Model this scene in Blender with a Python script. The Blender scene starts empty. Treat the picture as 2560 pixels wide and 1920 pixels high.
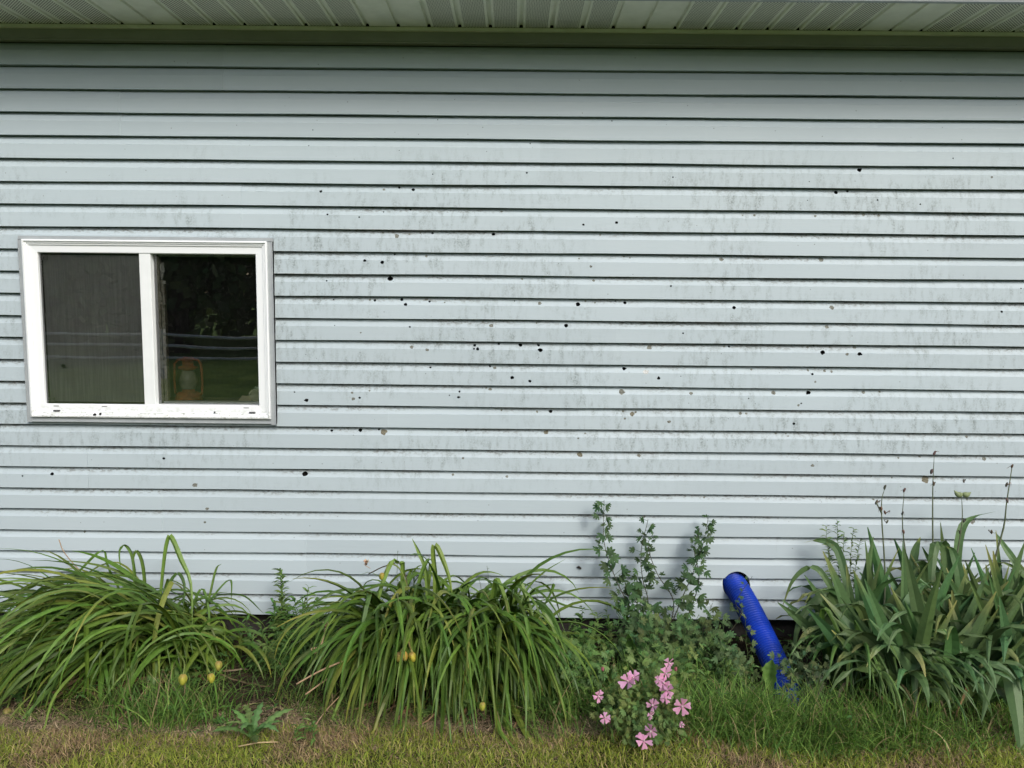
import bpy, bmesh, math, random
import numpy as np
from mathutils import Vector, Matrix, noise
from mathutils.geometry import delaunay_2d_cdt
R = math.radians
rng = random.Random(7)
C = bpy.context.scene

# ------------------------------------------------------------ camera, sky, sun, exposure
FPX, YAW, PITCH, ROLL, DIST, ZOFF = 1984.8, 0.00259, -0.10493, -0.009608, 3.6796, 2.741
CAMZ = ZOFF - 1.13
def rot(yaw, pitch, roll):
    cy, sy = math.cos(yaw), math.sin(yaw); cp, sp = math.cos(pitch), math.sin(pitch); cr, sr = math.cos(roll), math.sin(roll)
    return (Matrix(((cy, -sy, 0), (sy, cy, 0), (0, 0, 1))) @ Matrix(((1, 0, 0), (0, cp, -sp), (0, sp, cp))) @ Matrix(((cr, 0, sr), (0, 1, 0), (-sr, 0, cr))))
M = rot(YAW, PITCH, ROLL)
cam = bpy.data.objects.new('camera', bpy.data.cameras.new('camera'))
C.collection.objects.link(cam)
rgt, fwd, up = M.col[0], M.col[1], M.col[2]
m4 = Matrix.Identity(4)
for i in range(3):
    m4[i][0] = rgt[i]; m4[i][1] = up[i]; m4[i][2] = -fwd[i]
m4[0][3], m4[1][3], m4[2][3] = 0, -DIST, CAMZ
cam.matrix_world = m4
cam.data.sensor_width = 36; cam.data.lens = FPX / 2560 * 36
cam.data.clip_start = 0.05; cam.data.clip_end = 500
C.camera = cam
C.render.resolution_x, C.render.resolution_y = 1024, 768

SUN_EL, SUN_AZ = 39, 152       # azimuth clockwise from +Y (the wall): behind the camera, to the right
w = bpy.data.worlds.new('World'); C.world = w; w.use_nodes = True
nt = w.node_tree; bg = nt.nodes['Background']
sky = nt.nodes.new('ShaderNodeTexSky'); sky.sky_type = 'NISHITA'; sky.sun_disc = False
sky.sun_elevation = R(SUN_EL); sky.sun_rotation = R(SUN_AZ)
sky.dust_density = 3.0; sky.air_density = 1.0; sky.ozone_density = 1.0
nt.links.new(sky.outputs[0], bg.inputs[0]); bg.inputs[1].default_value = 0.15
sl = bpy.data.lights.new('sun', 'SUN'); sl.energy = 1.5; sl.angle = R(18); sl.color = (1.0, 0.99, 0.97)
so = bpy.data.objects.new('sun', sl); C.collection.objects.link(so)
sd = Vector((math.sin(R(SUN_AZ)) * math.cos(R(SUN_EL)), math.cos(R(SUN_AZ)) * math.cos(R(SUN_EL)), math.sin(R(SUN_EL))))
so.rotation_euler = sd.to_track_quat('Z', 'Y').to_euler()
C.view_settings.view_transform = 'Standard'; C.view_settings.look = 'None'; C.view_settings.gamma = 1
C.view_settings.exposure = 0.42
C.render.engine = 'CYCLES'

# photograph coordinates (2560 wide) -> a point at depth Y, or on the ground
def ray(px, py): return M @ Vector(((px - 1280) / FPX, 1, -(py - 960) / FPX))
def at(px, py, Y=0.0):
    d = ray(px, py); t = (Y + DIST) / d.y
    return Vector((d.x * t, Y, CAMZ + d.z * t))
def atg(px, py, Z=0.0):
    d = ray(px, py); t = (Z - CAMZ) / d.z
    return Vector((d.x * t, -DIST + d.y * t, Z))
D2F = 2560 / 2212
def da(x, y, Y=0.0): return at(x * D2F, y * D2F, Y)
def dg(x, y, Z=0.0): return atg(x * D2F, y * D2F, Z)

# ------------------------------------------------------------ object helpers
def tag(o, label=None, cat=None, group=None, kind=None):
    if label: o['label'] = label
    if cat: o['category'] = cat
    if group: o['group'] = group
    if kind: o['kind'] = kind
    return o
def empty(name, loc=(0, 0, 0)):
    o = bpy.data.objects.new(name, None); C.collection.objects.link(o); o.location = loc
    o.empty_display_size = 0.1
    return o
def link(name, me, mats, parent=None, smooth=False):
    o = bpy.data.objects.new(name, me); C.collection.objects.link(o)
    for m in (mats if isinstance(mats, (list, tuple)) else [mats]): me.materials.append(m)
    if parent:
        o.parent = parent
        wl = Vector((0, 0, 0)); p = parent
        while p: wl += p.location; p = p.parent
        o.location = -wl        # meshes are written in world coordinates
    if smooth: me.shade_smooth()
    return o
class G:
    """collects ribbons, tubes and boxes with a per-leaf tint"""
    def __init__(s): s.v = []; s.f = []; s.c = []; s.m = []
    def quadstrip(s, rows, col, mi=0, close=False):
        b = len(s.v); n = len(rows[0])
        for i, r in enumerate(rows):
            s.v.extend(r)
            cc = col[i] if isinstance(col, list) else col
            s.c.extend([cc] * n)
        for i in range(len(rows) - 1):
            for j in range(n if close else n - 1):
                j2 = (j + 1) % n
                s.f.append((b + i * n + j, b + i * n + j2, b + (i + 1) * n + j2, b + (i + 1) * n + j)); s.m.append(mi)
    def ribbon(s, pts, wid, side, col, fold=0.25, twist=0.0, mi=0, cross=3):
        n = len(pts); rows = []
        for i in range(n):
            T = (pts[min(i + 1, n - 1)] - pts[max(i - 1, 0)])
            if T.length < 1e-7: T = Vector((0, 0, 1))
            T.normalize()
            sv = side - T * side.dot(T)
            if sv.length < 1e-5: sv = T.orthogonal()
            sv.normalize(); N = sv.cross(T)
            a = twist * i / n
            sv2 = sv * math.cos(a) + N * math.sin(a); N2 = sv2.cross(T)
            wv = wid[i] * 0.5
            if cross == 3: rows.append([tuple(pts[i] - sv2 * wv), tuple(pts[i] - N2 * wv * fold * 2), tuple(pts[i] + sv2 * wv)])
            else: rows.append([tuple(pts[i] - sv2 * wv), tuple(pts[i] + sv2 * wv)])
        s.quadstrip(rows, col, mi)
    def tube(s, pts, rad, col, n=6, mi=0, cap=True):
        rows = []; N = len(pts); ref = None
        for i in range(N):
            T = (pts[min(i + 1, N - 1)] - pts[max(i - 1, 0)]).normalized()
            if ref is None: ref = T.orthogonal().normalized()
            ref = (ref - T * ref.dot(T)); ref = ref.normalized() if ref.length > 1e-6 else T.orthogonal().normalized()
            B = T.cross(ref); r = rad[i] if isinstance(rad, (list, tuple)) else rad
            rows.append([tuple(pts[i] + (ref * math.cos(2 * math.pi * k / n) + B * math.sin(2 * math.pi * k / n)) * r) for k in range(n)])
        b = len(s.v)
        s.quadstrip(rows, col, mi, close=True)
        if cap:
            s.f.append(tuple(b + k for k in range(n))[::-1]); s.m.append(mi)
            s.f.append(tuple(b + (N - 1) * n + k for k in range(n))); s.m.append(mi)
    def box(s, a, b, col=(1, 1, 1), mi=0):
        x0, y0, z0 = a; x1, y1, z1 = b; o = len(s.v)
        s.v += [(x0, y0, z0), (x1, y0, z0), (x1, y1, z0), (x0, y1, z0), (x0, y0, z1), (x1, y0, z1), (x1, y1, z1), (x0, y1, z1)]
        s.c += [col] * 8
        for q in ((0, 3, 2, 1), (4, 5, 6, 7), (0, 1, 5, 4), (1, 2, 6, 5), (2, 3, 7, 6), (3, 0, 4, 7)):
            s.f.append(tuple(o + k for k in q)); s.m.append(mi)
    def poly(s, pts, col, mi=0):
        o = len(s.v); s.v += [tuple(p) for p in pts]; s.c += [col] * len(pts)
        s.f.append(tuple(range(o, o + len(pts)))); s.m.append(mi)
    def lathe(s, prof, loc, axis, col, n=12, mi=0):
        z = Vector(axis).normalized(); x = z.orthogonal().normalized(); y = z.cross(x)
        rows = [[tuple(Vector(loc) + z * h + (x * math.cos(2 * math.pi * k / n) + y * math.sin(2 * math.pi * k / n)) * r) for k in range(n)] for r, h in prof]
        s.quadstrip(rows, col, mi, close=True)
    def build(s, name, mats, parent=None, smooth=False):
        me = bpy.data.meshes.new(name); me.from_pydata(s.v, [], s.f); me.update()
        a = me.attributes.new('tint', 'FLOAT_COLOR', 'POINT')
        arr = np.ones((len(s.v), 4), np.float32); arr[:, :3] = np.array(s.c, np.float32); a.data.foreach_set('color', arr.ravel())
        o = link(name, me, mats, parent, smooth)
        if any(s.m): me.polygons.foreach_set('material_index', s.m)
        return o
def bevel(o, wdt=0.002, seg=2):
    m = o.modifiers.new('bevel', 'BEVEL'); m.width = wdt; m.segments = seg; m.limit_method = 'ANGLE'; m.angle_limit = R(40)
    return o

# ------------------------------------------------------------ materials
def newmat(name):
    m = bpy.data.materials.new(name); m.use_nodes = True
    return m, m.node_tree, m.node_tree.nodes['Principled BSDF']
def N(nt, typ, **kw):
    n = nt.nodes.new(typ)
    for k, v in kw.items():
        if k.startswith('i_'):
            key = k[2:]; n.inputs[int(key) if key.isdigit() else key].default_value = v
        else: setattr(n, k, v)
    return n
def math_(nt, op, a, b=None, c=None, clamp=False):
    n = nt.nodes.new('ShaderNodeMath'); n.operation = op; n.use_clamp = clamp
    for i, x in enumerate((a, b, c)):
        if x is None: continue
        if isinstance(x, (int, float)): n.inputs[i].default_value = x
        else: nt.links.new(x, n.inputs[i])
    return n.outputs[0]
def smooth_(nt, x, lo, hi):
    n = N(nt, 'ShaderNodeMapRange', interpolation_type='SMOOTHSTEP'); nt.links.new(x, n.inputs[0])
    n.inputs[1].default_value = lo; n.inputs[2].default_value = hi
    return n.outputs[0]
def mixc(nt, fac, a, b):
    n = nt.nodes.new('ShaderNodeMix'); n.data_type = 'RGBA'
    for sock, x in ((n.inputs[0], fac), (n.inputs[6], a), (n.inputs[7], b)):
        if isinstance(x, (int, float)): sock.default_value = x
        elif isinstance(x, tuple): sock.default_value = (*x, 1) if len(x) == 3 else x
        else: nt.links.new(x, sock)
    return n.outputs[2]
def noise_(nt, vec, scale, detail=3, rough=0.6, mapscale=None):
    if mapscale:
        mp = N(nt, 'ShaderNodeMapping'); nt.links.new(vec, mp.inputs[0]); mp.inputs['Scale'].default_value = mapscale; vec = mp.outputs[0]
    n = N(nt, 'ShaderNodeTexNoise'); nt.links.new(vec, n.inputs['Vector'])
    n.inputs['Scale'].default_value = scale; n.inputs['Detail'].default_value = detail; n.inputs['Roughness'].default_value = rough
    return n.outputs[0]
def pos(nt): return N(nt, 'ShaderNodeNewGeometry').outputs['Position']

CRS = 0.1016; ZTOP = ZOFF
def siding_mat():
    m, nt, p = newmat('siding_vinyl'); P = pos(nt)
    sx = N(nt, 'ShaderNodeSeparateXYZ'); nt.links.new(P, sx.inputs[0]); x, z = sx.outputs[0], sx.outputs[2]
    v = math_(nt, 'DIVIDE', math_(nt, 'SUBTRACT', ZTOP, z), CRS)
    fr = math_(nt, 'FRACT', v)
    base = mixc(nt, noise_(nt, P, 1.3, 2), (0.402, 0.478, 0.505), (0.462, 0.532, 0.556))
    # each course and panel has weathered a little differently
    wn = N(nt, 'ShaderNodeTexWhiteNoise', noise_dimensions='1D'); nt.links.new(math_(nt, 'FLOOR', math_(nt, 'MULTIPLY', v, 0.5)), wn.inputs['W'])
    base = mixc(nt, math_(nt, 'MULTIPLY', wn.outputs[0], 0.16), base, (0.385, 0.46, 0.48))
    ta = N(nt, 'ShaderNodeAttribute', attribute_name='tone'); hv = N(nt, 'ShaderNodeHueSaturation'); nt.links.new(base, hv.inputs['Color']); nt.links.new(ta.outputs['Fac'], hv.inputs['Value']); base = hv.outputs[0]
    # mottled grey mildew, in patches, streaked downwards on the flat faces
    area = smooth_(nt, noise_(nt, P, 1.6, 3, 0.6, (0.8, 1, 1.6)), 0.40, 0.60)
    blot = smooth_(nt, noise_(nt, P, 26, 4, 0.65, (1.3, 1, 0.42)), 0.42, 0.74)
    fine = smooth_(nt, noise_(nt, P, 150, 3, 0.7), 0.30, 0.66)
    hz = math_(nt, 'MULTIPLY', smooth_(nt, v, 3.5, 6.5), math_(nt, 'SUBTRACT', 1, smooth_(nt, v, 17, 22)))
    dm = math_(nt, 'MULTIPLY', math_(nt, 'MULTIPLY', area, math_(nt, 'MULTIPLY', blot, fine)), hz)
    base = mixc(nt, math_(nt, 'MULTIPLY', dm, 0.78), base, (0.12, 0.14, 0.12))
    # dirt caught in the recess under each lap
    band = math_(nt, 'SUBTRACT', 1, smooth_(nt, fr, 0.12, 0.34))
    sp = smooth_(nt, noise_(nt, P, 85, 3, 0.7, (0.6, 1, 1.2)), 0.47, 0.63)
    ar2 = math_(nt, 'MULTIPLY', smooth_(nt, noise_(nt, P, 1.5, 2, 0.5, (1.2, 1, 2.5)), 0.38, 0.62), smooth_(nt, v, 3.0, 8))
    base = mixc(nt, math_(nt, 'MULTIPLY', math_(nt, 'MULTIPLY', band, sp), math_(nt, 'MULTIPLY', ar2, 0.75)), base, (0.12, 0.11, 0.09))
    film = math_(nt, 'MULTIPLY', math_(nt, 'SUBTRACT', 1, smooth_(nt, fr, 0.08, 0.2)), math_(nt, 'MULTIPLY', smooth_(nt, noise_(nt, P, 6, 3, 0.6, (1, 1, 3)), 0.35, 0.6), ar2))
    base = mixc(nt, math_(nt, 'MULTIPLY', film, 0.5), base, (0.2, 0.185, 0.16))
    # sparse specks
    vo = N(nt, 'ShaderNodeTexVoronoi'); nt.links.new(P, vo.inputs['Vector']); vo.inputs['Scale'].default_value = 26
    wn2 = N(nt, 'ShaderNodeTexWhiteNoise'); nt.links.new(vo.outputs['Position'], wn2.inputs['Vector'])
    spk = math_(nt, 'MULTIPLY', math_(nt, 'LESS_THAN', vo.outputs['Distance'], 0.07), math_(nt, 'GREATER_THAN', wn2.outputs[0], 0.72))
    base = mixc(nt, math_(nt, 'MULTIPLY', spk, 0.55), base, (0.10, 0.10, 0.09))
    nt.links.new(base, p.inputs['Base Color'])
    p.inputs['Roughness'].default_value = 0.55; p.inputs['Specular IOR Level'].default_value = 0.3
    g = noise_(nt, P, 60, 3, 0.6, (0.15, 1, 2.2)); g2 = noise_(nt, P, 500, 2)
    b = N(nt, 'ShaderNodeBump'); b.inputs['Strength'].default_value = 0.25; b.inputs['Distance'].default_value = 0.002
    nt.links.new(math_(nt, 'ADD', g, math_(nt, 'MULTIPLY', g2, 0.25)), b.inputs['Height']); nt.links.new(b.outputs[0], p.inputs['Normal'])
    return m
def plain(name, col, rough=0.5, col2=None, scale=20, bump=0.0, metal=0, spec=0.4, detail=4):
    m, nt, p = newmat(name); P = pos(nt)
    n = noise_(nt, P, scale, detail)
    nt.links.new(mixc(nt, smooth_(nt, n, 0.35, 0.68), col, col2 or tuple(c * 0.86 for c in col)), p.inputs['Base Color'])
    p.inputs['Roughness'].default_value = rough; p.inputs['Metallic'].default_value = metal; p.inputs['Specular IOR Level'].default_value = spec
    if bump:
        b = N(nt, 'ShaderNodeBump'); b.inputs['Strength'].default_value = bump; b.inputs['Distance'].default_value = 0.004
        nt.links.new(n, b.inputs['Height']); nt.links.new(b.outputs[0], p.inputs['Normal'])
    return m
def leafmat(name, rough=0.5, transl=0.3, vein=0.25, spec=0.35):
    m, nt, p = newmat(name)
    a = N(nt, 'ShaderNodeAttribute', attribute_name='tint')
    n = noise_(nt, pos(nt), 55, 3)
    hs = N(nt, 'ShaderNodeHueSaturation'); nt.links.new(a.outputs['Color'], hs.inputs['Color'])
    nt.links.new(math_(nt, 'MULTIPLY_ADD', n, vein * 2.4, 1 - vein * 1.2), hs.inputs['Value'])
    nt.links.new(hs.outputs[0], p.inputs['Base Color'])
    p.inputs['Roughness'].default_value = rough; p.inputs['Specular IOR Level'].default_value = spec
    tr = N(nt, 'ShaderNodeBsdfTranslucent'); hs2 = N(nt, 'ShaderNodeHueSaturation'); nt.links.new(hs.outputs[0], hs2.inputs['Color']); hs2.inputs['Value'].default_value = 1.3; hs2.inputs['Saturation'].default_value = 1.1
    nt.links.new(hs2.outputs[0], tr.inputs[0])
    mx = N(nt, 'ShaderNodeMixShader'); mx.inputs[0].default_value = transl
    nt.links.new(p.outputs[0], mx.inputs[1]); nt.links.new(tr.outputs[0], mx.inputs[2])
    nt.links.new(mx.outputs[0], nt.nodes['Material Output'].inputs[0])
    return m
M_SID = siding_mat()
M_STAIN = plain('chipped_spot', (0.085, 0.085, 0.07), 0.85, (0.26, 0.27, 0.23), 260)
M_TAN = plain('dried_mud', (0.08, 0.07, 0.045), 0.9, (0.24, 0.23, 0.17), 300)
M_PALE = plain('bare_chip', (0.62, 0.64, 0.62), 0.7, (0.3, 0.3, 0.27), 260)
M_SHEATH = plain('dark_sheathing', (0.012, 0.012, 0.011), 0.95)
M_TRIM = plain('grey_trim', (0.36, 0.39, 0.40), 0.5, (0.31, 0.34, 0.35), 12)
M_FRIEZE = plain('frieze_vinyl', (0.31, 0.325, 0.29), 0.5, (0.285, 0.30, 0.265), 8)
M_SOF = plain('soffit_vinyl', (0.78, 0.80, 0.68), 0.5, (0.72, 0.74, 0.62), 14)
M_WHITE = plain('white_vinyl', (0.80, 0.83, 0.82), 0.35, (0.76, 0.79, 0.78), 10)
def vent_mat():
    m, nt, p = newmat('perforated_soffit'); P = pos(nt)
    p.inputs['Base Color'].default_value = (0.74, 0.76, 0.64, 1); p.inputs['Roughness'].default_value = 0.5
    sx = N(nt, 'ShaderNodeSeparateXYZ'); nt.links.new(P, sx.inputs[0])
    sp = 0.0136
    u = math_(nt, 'DIVIDE', sx.outputs[0], sp); v = math_(nt, 'DIVIDE', sx.outputs[1], sp * 0.5)
    row = math_(nt, 'FLOOR', v)
    u2 = math_(nt, 'ADD', u, math_(nt, 'MULTIPLY', math_(nt, 'MODULO', math_(nt, 'ABSOLUTE', row), 2.0), 0.5))
    fu = math_(nt, 'SUBTRACT', math_(nt, 'FRACT', u2), 0.5); fv = math_(nt, 'SUBTRACT', math_(nt, 'FRACT', v), 0.5)
    d = math_(nt, 'SQRT', math_(nt, 'ADD', math_(nt, 'MULTIPLY', fu, fu), math_(nt, 'MULTIPLY', math_(nt, 'MULTIPLY', fv, fv), 0.25)))
    hole = math_(nt, 'LESS_THAN', d, 0.225)
    t = N(nt, 'ShaderNodeBsdfTransparent'); mx = N(nt, 'ShaderNodeMixShader')
    nt.links.new(hole, mx.inputs[0]); nt.links.new(p.outputs[0], mx.inputs[1]); nt.links.new(t.outputs[0], mx.inputs[2])
    nt.links.new(mx.outputs[0], nt.nodes['Material Output'].inputs[0])
    return m
M_VENT = vent_mat()

# ------------------------------------------------------------ ground
def gz(x, y):
    b = 0.035 * noise.noise(Vector((x * 1.7, y * 1.7, 0.3))) + 0.014 * noise.noise(Vector((x * 7, y * 7, 2.3)))
    k = min(1, max(0, (-y - 0.1) / 0.8))
    if y < -3: b *= max(0, 1 - (-y - 3) / 3)
    return b * (0.4 + 0.6 * k) - 0.01
def ground_mat():
    m, nt, p = newmat('soil_and_turf'); P = pos(nt)
    sx = N(nt, 'ShaderNodeSeparateXYZ'); nt.links.new(P, sx.inputs[0])
    edge = math_(nt, 'ADD', sx.outputs[1], math_(nt, 'MULTIPLY', noise_(nt, P, 5, 3), 0.35))
    f = smooth_(nt, math_(nt, 'MULTIPLY', edge, -1), 0.72, 0.86)
    soil = mixc(nt, smooth_(nt, noise_(nt, P, 30, 5), 0.35, 0.65), (0.022, 0.017, 0.011), (0.06, 0.045, 0.028))
    tf = mixc(nt, smooth_(nt, noise_(nt, P, 14, 5), 0.4, 0.6), (0.035, 0.05, 0.014), (0.075, 0.062, 0.028))
    far = mixc(nt, smooth_(nt, noise_(nt, P, 2.5, 6, 0.7), 0.4, 0.6), (0.06, 0.12, 0.022), (0.13, 0.19, 0.04))
    ff = smooth_(nt, math_(nt, 'MULTIPLY', sx.outputs[1], -1), 2.5, 6)
    nt.links.new(mixc(nt, ff, mixc(nt, f, soil, tf), far), p.inputs['Base Color'])
    p.inputs['Roughness'].default_value = 0.95; p.inputs['Specular IOR Level'].default_value = 0.1
    b = N(nt, 'ShaderNodeBump'); b.inputs['Strength'].default_value = 0.8; b.inputs['Distance'].default_value = 0.02
    nt.links.new(noise_(nt, P, 60, 5), b.inputs['Height']); nt.links.new(b.outputs[0], p.inputs['Normal'])
    return m
def ground():
    xs = [-200, -100, -50, -25, -12, -8] + [round(-6 + i * 0.06, 3) for i in range(201)] + [8, 12, 25, 50, 100, 200]
    ys = [-200, -100, -50, -30, -20, -14, -10, -8] + [round(-6 + i * 0.06, 3) for i in range(101)] + [0.3, 1, 3, 8, 20, 60, 200]
    v = [(x, y, gz(x, y) if (abs(x) <= 6 and -6 <= y <= 0) else -0.01) for y in ys for x in xs]
    nx = len(xs); f = [(j * nx + i, j * nx + i + 1, (j + 1) * nx + i + 1, (j + 1) * nx + i) for j in range(len(ys) - 1) for i in range(nx - 1)]
    me = bpy.data.meshes.new('ground'); me.from_pydata(v, [], f)
    o = link('ground', me, ground_mat(), None, True); tag(o, kind='structure')
ground()

# ------------------------------------------------------------ house
XL, XR = -6.0, 6.0
house = empty('house', (0, 0, 0.1)); tag(house, 'house wall in pale blue grey horizontal vinyl siding pocked with small holes', 'house')

ZA, SA = (700, 400), 1000 / 2212
ZB, SB = (1600, 380), 960 / 2068
dark_A = [(845,78,4),(1365,72,5),(2172,97,4),(225,173,8),(657,150,7),(735,163,10),(262,301,6),(438,315,5),(720,272,6),(572,285,4),(1678,359,7),(1861,346,8),(842,403,7),(1180,410,10),(632,521,5),(469,556,9),(566,566,11),(608,656,15),(257,668,5),(2161,698,5),(522,776,8),(672,772,9),(694,799,10),(826,782,7),(1297,780,4),(1648,797,13),(1909,790,9),(1856,779,4),(293,771,4),(718,924,6),(1583,915,13),(302,915,3),(1075,1025,9),(1073,1044,6),(1093,1046,9),(1210,1018,7),(1330,1023,11),(1430,1025,8),(1440,1052,12),(831,1148,6),(1161,1142,7),(1904,1155,10),(1284,1203,11),(1382,1223,9),(2094,1207,10),(80,1284,5),(148,1329,11),(441,1316,7),(992,1281,6),(937,1301,4),(987,1312,8),(1497,1391,11),(284,1498,8),(443,1496,11),(545,1492,6),(1028,1500,5)]
grey_A = [(573,162,8),(1225,283,6),(568,401,7),(646,420,14),(715,409,7),(775,402,6),(1772,413,7),(808,531,9),(495,772,8),(808,772,9),(1436,793,11),(1690,780,7),(1168,916,12),(728,1035,11),(813,1050,10),(2045,1037,16),(1187,1150,10),(1162,1269,10),(1892,1284,17),(398,1288,8),(406,1322,11),(494,1277,6),(1225,1384,7),(1422,1393,8),(1968,1396,7),(1898,1391,8),(2151,1447,10),(1907,1430,7),(1689,1514,6),(1649,1538,6),(1986,1636,11),(1339,657,7),(1736,666,8),(1720,588,8),(1903,532,6),(1937,540,5),(1655,545,5),(1743,788,6),(1140,1262,6),(1120,1262,4),(910,788,5),(447,955,5),(1419,903,5)]
tan_A = [(572,1505,20),(1472,1507,15),(1660,1631,17),(1949,1405,15)]
pale_A = [(2024,1173,17)]
dark_B = [(1185,95,12),(177,136,4),(1060,216,11),(1124,209,7),(902,260,3),(1279,259,5),(1508,281,5),(742,325,4),(166,722,6),(506,838,10),(1948,860,7),(232,977,5),(985,1080,13),(1181,1088,12),(484,1049,6),(929,1196,7),(220,1207,3),(911,1297,12),(585,1327,4),(827,1463,8),(868,1353,5),(1686,34,3),(910,160,3),(943,1046,4),(2052,735,4)]
grey_B = [(556,339,5),(619,340,8),(947,343,8),(1210,335,10),(1291,340,9),(1268,335,6),(441,577,13),(979,579,14),(1034,838,13),(1010,942,12),(458,1048,7),(907,1052,8),(1028,1052,6),(1160,1055,9),(1115,1089,10),(605,1172,6),(909,1177,7),(998,1180,9),(1035,1184,7),(943,1237,7),(276,1301,11),(722,1297,13),(1209,1296,10),(1297,1293,7),(852,1363,8),(543,1408,11),(575,1410,7),(736,1518,7),(790,1520,5),(800,1531,5),(1053,1520,7),(1766,1535,8),(1513,1643,7),(1396,1650,6),(1859,1652,10),(1895,136,7),(1913,947,5)]
marks = []
def addm(lst, org, sc, kind):
    for x, y, r in lst: marks.append((org[0] + x * sc, org[1] + y * sc, r * sc, kind))
addm(dark_A, ZA, SA, 'hole'); addm(grey_A, ZA, SA, 'grey'); addm(tan_A, ZA, SA, 'tan'); addm(pale_A, ZA, SA, 'pale')
addm(dark_B, ZB, SB, 'hole'); addm(grey_B, ZB, SB, 'grey')
addm([(354,990,3.2),(113,1024,4),(658,1024,6),(49,1028,2)], (0, 0), D2F, 'hole')
addm([(422,1048,6),(448,1098,4),(443,1128,3),(1000,990,3),(978,1026,3),(180,1150,3),(1095,1030,3)], (0, 0), D2F, 'grey')
addm([(265,130,9),(1080,412,17),(1140,97,11),(985,299,7),(1055,303,7),(535,187,4),(570,187,5),(673,193,5),(578,303,6),(705,92,5),(815,87,6),(888,300,5)], (1900, 1100), 0.4944, 'grey')
addm([(840,202,20)], (1900, 1100), 0.4944, 'tan')
addm([(64,97,4),(116,88,3),(833,103,6),(487,215,9)], (1400, 1200), 0.434, 'grey')
addm([(1890,515,2.5),(1352,562,2.5),(1334,629,2.5),(1725,650,2)], (0, 0), 0.5787, 'hole')
addm([(433,520,3),(79,618,3),(1905,684,3),(64,747,4)], (1280, 0), 0.5787, 'hole')

# window measured on the wall plane
WX0, WX1, WZ0, WZ1 = -2.268, -1.107, 1.025, 1.879
OX0, OX1, OZ0, OZ1 = -2.176, -1.196, 1.117, 1.811
MULX, MULW = -1.697, 0.052
CUT = (WX0 + 0.03, WX1 - 0.03, WZ0 + 0.03, WZ1 - 0.03)
HOSE = at(1841, 1462, 0.0); HOSE_R = 0.066

def prof(v):
    """depth of the siding surface at distance v below the lap above it"""
    if v < 0.0065: return 0.026
    if v < 0.034: return 0.0205 - 0.0178 * (v / 0.034) ** 1.0
    if v < 0.038: return 0.0027 - 0.0027 * (v - 0.034) / 0.004
    return -0.0042 * (v - 0.038) / (CRS - 0.038)
seams = {0: [562], 1: [1763, 300], 2: [1351, 2200], 3: [599, 1800], 4: [1372, 2395], 5: [1922, 250], 6: [1372+180, 2275], 7: [1466, 500], 8: [965, 2460], 9: [1713, 180], 10: [370, 2120], 11: [746, 1990], 12: [1180, 2330]}
def irregular(cx, cz, r, n, jag, rg, squash=0.85):
    return [(cx + r * (1 + rg.uniform(-jag, jag)) * math.cos(2 * math.pi * i / n), cz + squash * r * (1 + rg.uniform(-jag, jag)) * math.sin(2 * math.pi * i / n)) for i in range(n)]
def inpoly(x, y, poly):
    c = False; j = len(poly) - 1
    for i in range(len(poly)):
        xi, yi = poly[i]; xj, yj = poly[j]
        if (yi > y) != (yj > y) and x < (xj - xi) * (y - yi) / (yj - yi) + xi: c = not c
        j = i
    return c
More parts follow.
